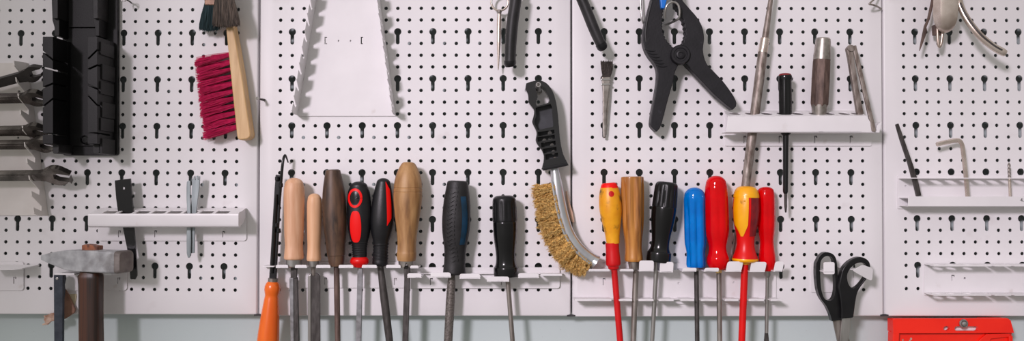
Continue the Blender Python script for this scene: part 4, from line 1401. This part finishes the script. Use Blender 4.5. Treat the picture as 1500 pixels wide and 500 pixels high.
t = thing('screwdriver', 'slim black screwdriver with a red cap standing in the tray rack', 'screwdriver', (1150, 168, 24))
lathe_part('handle', M['black_gloss'], t, (1150, 108), (1151, 198), 24, [(110, 8.4), (112, 9.8), (117, 9.6), None, (117, 9.6), (118, 9.2, .08), (140, 9.4, .12), (166, 9.2, .12), (169, 8.4)], flutes=6, seg=48, sub=2)
lathe_part('red_cap', M['red_dark'], t, (1150, 107), (1150, 113), 24, [(107.4, 3), (108, 6.4), (109.4, 8.6), (112.6, 9.6)])
lathe_part('neck', M['black_gloss'], t, (1151, 166), (1151, 200), 24, [(166, 7.4), (192, 7.2), (196, 7), (198.6, 5)], sub=1, seg=20)
lathe_part('sleeve', M['black_gloss'], t, (1151, 196), (1150.6, 284), 24, [(196, 4.2), (281, 3.8), (284, 2.6)], sub=1, seg=16)
lathe_part('tip', M['steel_dark'], t, (1150.6, 282), (1151, 312), 24, [(282, 2.1), (303, 2), (311.6, 1.2)], sub=1, seg=12)

t = thing('punch', 'thick eight-sided steel punch with a bright end in the tray rack', 'punch', (1201, 168, 24))
lathe_part('bright_end', M['ferrule'], t, (1206, 56), (1203.6, 90), 24, [(56, 9), (57.6, 10.4), None, (57.6, 10.4), (62, 11), (88, 12.4)], sub=1)
lathe_part('body', M['rust'], t, (1203.8, 87), (1200.2, 158), 24, [(87, 12.3), (91, 13), (120, 13.4), (152, 13.2), (157, 11.6)], sub=1, seg=8)
lathe_part('tapered_end', M['ferrule'], t, (1200.4, 155), (1199.6, 176), 24, [(154, 11.8), (176, 9)], sub=1)

t = thing('dividers', 'pair of old brown steel divider legs leaning in the tray rack end', 'dividers', (1262, 168, 30))
mb = MB()
mb.prism([(1240.2, 71), (1242.6, 67.6), (1249, 66), (1252, 90), (1258.4, 130), (1266, 168), (1265, 176), (1259, 175), (1256.6, 168), (1249.4, 122), (1243, 84)], 18, 26, bevel=1.4)
mb.build('leg', M['rust_grey'], t)
mb = MB()
Rr = [W(1248.6, 67, 26), W(1254.6, 66, 26), W(1283.6, 190.6, 42), W(1277.6, 192.4, 42)]
mb.solid([(0, 0), (1, 0), (1, 1), (.62, 1.02), (0, 1)], (), lambda p: (Rr[0] * (1 - p[0]) + Rr[1] * p[0]) * (1 - p[1]) + (Rr[3] * (1 - p[0]) + Rr[2] * p[0]) * p[1], Vector((0, .004, 0)), bevel=1)
mb.build('leg', M['rust_grey'], t)
prism_part('joint', M['rust_grey'], t, ellipse(1247, 70.4, 5.6, 5, 20, .3), 24, 28, bevel=1)

# ============================================================ scissors
t = thing('scissors', 'scissors with black plastic loops hanging by the bent white hook', 'scissors', (1232, 470, 30))
Lo = spline([(1200.4, 376.4), (1206, 371.2), (1213, 370), (1221, 373.4), (1225.4, 382), (1227.4, 402), (1228.4, 424), (1231, 440), (1232.4, 455), (1232, 469)], 4, False) + [(1219, 471)] + \
    spline([(1216.6, 462), (1210.6, 449), (1202.4, 437.6), (1197.6, 424), (1195.4, 402), (1195.8, 386)], 4, False)
Li = spline([(1203.6, 386), (1207.4, 379), (1212.6, 377), (1218, 379), (1220.6, 386), (1222, 404), (1222.4, 424), (1219.6, 436), (1214.4, 439.4), (1208.4, 436), (1204.6, 424), (1203.2, 404)], 3)
grow = lambda pts, cx, cy, f, g: [(cx + (x - cx) * f, cy + (y - cy) * g) for x, y in pts]
Li = grow(Li, 1212.8, 408, 1.16, 1.05)
prism_part('handle_loop', M['black'], t, Lo, 18, 29, [Li], bevel=3, seg=3)
Ro = spline([(1231.8, 404), (1235.4, 393), (1244.6, 383), (1256, 377.4), (1266, 378), (1273.6, 384), (1275.4, 394), (1272.4, 405.6), (1264.6, 416), (1257.4, 427), (1254, 440), (1250.4, 466)], 4, False) + [(1232.4, 467.6)] + \
    spline([(1232.6, 455), (1231.4, 440), (1228.6, 420)], 4, False)
Ri = spline([(1243.6, 404), (1247.6, 395), (1256, 388.4), (1264.6, 388), (1269, 392.6), (1269.2, 400), (1264.4, 409), (1256.4, 418.4), (1249.6, 420), (1245, 414)], 3)
Ri = grow(Ri, 1257, 404, 1.16, 1.14)
prism_part('handle_loop', M['black'], t, Ro, 24, 36, [Ri], bevel=3, seg=3)
prism_part('blade', M['steel_worn'], t, [(1219.6, 467), (1232, 466), (1240, 484), (1248, 510), (1250, 560), (1246, 590), (1240, 560), (1229, 512)], 21, 24, bevel=.6)
prism_part('blade', M['steel'], t, [(1233.6, 465), (1247.2, 464), (1246, 482), (1240, 514), (1232, 560), (1226, 588), (1226, 556), (1230, 510)], 25.4, 28, bevel=.6)
lathe_part('pivot_screw', M['steel_dark'], t, (1240, 512), (1240, 520), 28, [(512, 2), (513, 4), (519, 4), (520, 2)], sub=1)

# ============================================================ drill rack contents
t = thing('needle_rod', 'dark square tapering rod leaning in the drill rack', 'rod', (1345, 287, 20))
mb = MB()
mb.prism([(1312.8, 182.4), (1316.6, 180.8), (1322, 196), (1338, 242), (1345.4, 266), (1350, 286.6), (1343.4, 288), (1339.6, 272), (1330.4, 238), (1319, 204)], 18, 23, bevel=.8)
mb.build('rod', M['steel_dark'], t)
t = thing('hex_key', 'bright bent hex key standing in the drill rack', 'hex key', (1417, 290, 20))
tube_part('key', M['nickel'], t, [(1372.6, 211.6, 22), (1386, 208.6, 20), (1399, 206, 18), (1405.6, 206.6, 18), (1409, 211.6, 18), (1410.4, 219, 18), (1414.2, 252, 18), (1417.4, 288, 18)], 3.4, seg=6, sub=4)
t = thing('drill_bit', 'thin twist drill bit standing in the drill rack', 'drill bit', (1479, 290, 18))
mb = MB()
rings = []
for i in range(31):
    y = 238 + i * .75
    c = W(1478 + i * .02, y, 18)
    a0 = i * .42
    ring = []
    for k in range(16):
        a = 2 * pi * k / 16
        q = (.0021 if i > 2 else .0021 * (i + .1) / 3) * (.62 + .38 * abs(cos(a - a0)))
        ring.append(c + Vector((q * cos(a), q * sin(a), 0)))
    rings.append(ring)
mb.loft(rings)
mb.build('flutes', M['steel_worn'], t)
lathe_part('shank', M['nickel'], t, (1478.6, 259), (1479.8, 288), 18, [(260, 2), (288, 2)], sub=1, seg=14)

# ============================================================ nickel plated tool
t = thing('leather_punch', 'polished nickel hand tool with a rounded body, spike and curved handle', 'hand tool', (1385, 40, 30))
lathe_part('body', M['nickel'], t, (1386.4, -70), (1384.6, 49), 32, [(-70, 14), (-40, 17), (0, 18.4), (20, 18.2), (30, 17), (38, 14), (43.6, 10), (47, 5), (48.2, .5)], seg=8, squash=.85)
tube_part('prong', M['nickel'], t, [(1373, 40, 24), (1373.6, 54, 24), (1374.4, 64, 24), (1376.4, 68.6, 24), (1378.6, 64, 24), (1380, 54, 24), (1381, 40, 24)], 2.1, sub=3)
prism_part('stub', M['rust'], t, [(1369, 36), (1384, 36), (1383, 51), (1370, 51)], 14, 24, bevel=1)
mb = MB()
mb.prism([(1369.6, -20), (1364.4, 4), (1359.6, 26), (1354.6, 38), (1353.4, 44), (1350, 60), (1347.6, 75), (1351.4, 66), (1357.6, 49), (1358.6, 45), (1357.6, 40), (1362.6, 28), (1367.4, 8), (1372.6, -20)], 22, 26, bevel=.9)
mb.build('spike', M['rust'], t)
tube_part('curved_handle', M['nickel'], t, [(1402, -16, 30), (1405.4, 4, 32), (1412, 20, 36), (1422, 36, 40), (1436, 53, 44), (1454, 68, 47), (1467, 75.4, 48), (1472.6, 78.4, 48)], [5.2, 5, 5, 5.2, 5.4, 5.6, 5.8, 4.8], seg=14, sub=4, squash=.8)
tube_part('handle_rib', M['steel_dark'], t, [(1406.6, 4, 36), (1413.4, 19, 40), (1424, 35.4, 44), (1438, 52, 48), (1456, 66.6, 51), (1468, 73.6, 52)], 1.5, seg=8, sub=4)

# ============================================================ red case under the panels
t = thing('red_case', 'bright red moulded case hanging from a screw below the perforated panels', 'case', (1396, 500, 5))
top = [(1310, 467.6), (1476, 466.6), (1480.6, 470), (1484.6, 484.6), (1485.4, 488), (1315, 488.6), (1311, 490), (1308.6, 489), (1308, 470)]
s1 = ellipse(1386.6, 481.6, 4.6, 3.4, 16)
s2 = rrect(1398.4, 478.4, 1433, 485.4, 3.4, 5)
mb = MB()
mb.prism(top, 6, 12, [s1, s2], bevel=1.6, seg=3)
mb.prism([(1309, 469), (1370, 469), (1370, 487), (1309, 488)], -12, 8)
mb.prism([(1442, 468), (1476, 468), (1482, 486), (1442, 487)], -12, 8)
mb.prism([(1308.4, 488), (1318, 488), (1314, 560), (1306, 560)], -6, 12, bevel=1.5)
mb.prism([(1478, 492), (1484, 492), (1486, 560), (1478, 560)], -10, 8, bevel=1.5)
mb.build('shell', M['red_box'], t)
mb = MB()
mb.prism([(1314, 489), (1483, 488), (1481.6, 493), (1480.4, 500), (1482, 560), (1312, 560)], -10, 3, bevel=1.2)
mb.build('front_panel', M['red_box'], t)
mb = MB()
mb.prism([(1434, 499.6), (1445, 490), (1480, 488.6), (1480, 494), (1452, 497), (1447, 512), (1434, 512)], 0, 7, bevel=1)
mb.build('moulded_ridge', M['red_box'], t)
prism_part('inner_plate', M['white'], t, [(1372, 472), (1440, 472), (1440, 486.8), (1372, 486.8)], -2, 3, bevel=.6)
for x, y, r in ((1322.6, 498.4, 1.2), (1334.6, 496.8, 1.6), (1332.6, 499.6, 1.2)):
    prism_part('paint_fleck', M['torn'], t, ellipse(x, y, r, r * 1.3, 8), 2.6, 3.5)
sc_ = thing('mounting_screw', 'round-headed steel screw at the top of the red case', 'screw', (1411, 474, 36))
mb = MB()
c = W(1411.2, 474.4, 13)
mb.loft([[c + Vector((r * cos(2 * pi * i / 28), y, r * sin(2 * pi * i / 28))) for i in range(28)] for r, y in
         ((.0024, .039), (.0024, 0), (.0064, 0), (.0064, -.0012), (.0054, -.0024), (.0046, -.0024), (.004, -.0014), (.003, -.0034), (.0014, -.004), (.0002, -.004))])
mb.build('screw_head', M['steel'], sc_)
# ------------------------------------------------------------------ light, world, camera
w = bpy.data.worlds.new('workshop')
SC.world = w
w.use_nodes = True
nt = w.node_tree
bg = nt.nodes['Background']
tc = nt.nodes.new('ShaderNodeTexCoord')
sp = nt.nodes.new('ShaderNodeSeparateXYZ')
nt.links.new(tc.outputs['Generated'], sp.inputs['Vector'])
mr = nt.nodes.new('ShaderNodeMapRange')
mr.inputs['From Min'].default_value = -1
mr.inputs['From Max'].default_value = 1
mm = nt.nodes.new('ShaderNodeMath')
mm.operation = 'SUBTRACT'
nt.links.new(sp.outputs['Z'], mm.inputs[0])
mx_ = nt.nodes.new('ShaderNodeMath')
mx_.operation = 'MULTIPLY'
mx_.inputs[1].default_value = .5
nt.links.new(sp.outputs['X'], mx_.inputs[0])
nt.links.new(mx_.outputs[0], mm.inputs[1])
nt.links.new(mm.outputs[0], mr.inputs['Value'])
mx = nt.nodes.new('ShaderNodeMix')
mx.data_type = 'RGBA'
mx.inputs['A'].default_value = (.36, .335, .305, 1)
mx.inputs['B'].default_value = (1.5, 1.46, 1.38, 1)
nt.links.new(mr.outputs['Result'], mx.inputs['Factor'])
nt.links.new(mx.outputs['Result'], bg.inputs['Color'])
bg.inputs['Strength'].default_value = .44


def area(name, loc, aim, size, sy, power, col):
    l = bpy.data.lights.new(name, 'AREA')
    l.shape = 'RECTANGLE'
    l.size, l.size_y = size, sy
    l.energy = power
    l.color = col
    o = bpy.data.objects.new(name, l)
    COL.objects.link(o)
    o.location = loc
    o.rotation_euler = (Vector(aim) - Vector(loc)).to_track_quat('-Z', 'Y').to_euler()
    return o


# one soft-edged lamp from the upper left, as the shadows show
sl = bpy.data.lights.new('work_lamp', 'SPOT')
sl.energy = 625
sl.color = (1, .89, .985)
sl.shadow_soft_size = .34
sl.spot_size = radians(24.5)
sl.spot_blend = .75
so = bpy.data.objects.new('work_lamp', sl)
COL.objects.link(so)
so.location = (-1.9, -4.0, 1.45 + 1.45)
so.rotation_euler = (Vector((.27, 0, 1.22)) - so.location).to_track_quat('-Z', 'Y').to_euler()

cam = bpy.data.cameras.new('camera')
co = bpy.data.objects.new('camera', cam)
COL.objects.link(co)
cam.sensor_width = 36
cam.lens = 36 * FPX / 1500
cam.clip_start = .01
co.location = CAMPOS
co.rotation_euler = (pi / 2 + TILT, 0, 0)
SC.camera = co
vs = SC.view_settings
vs.view_transform = 'Standard'
vs.look = 'None'
vs.exposure = 0
vs.gamma = 1
vs.use_curve_mapping = False
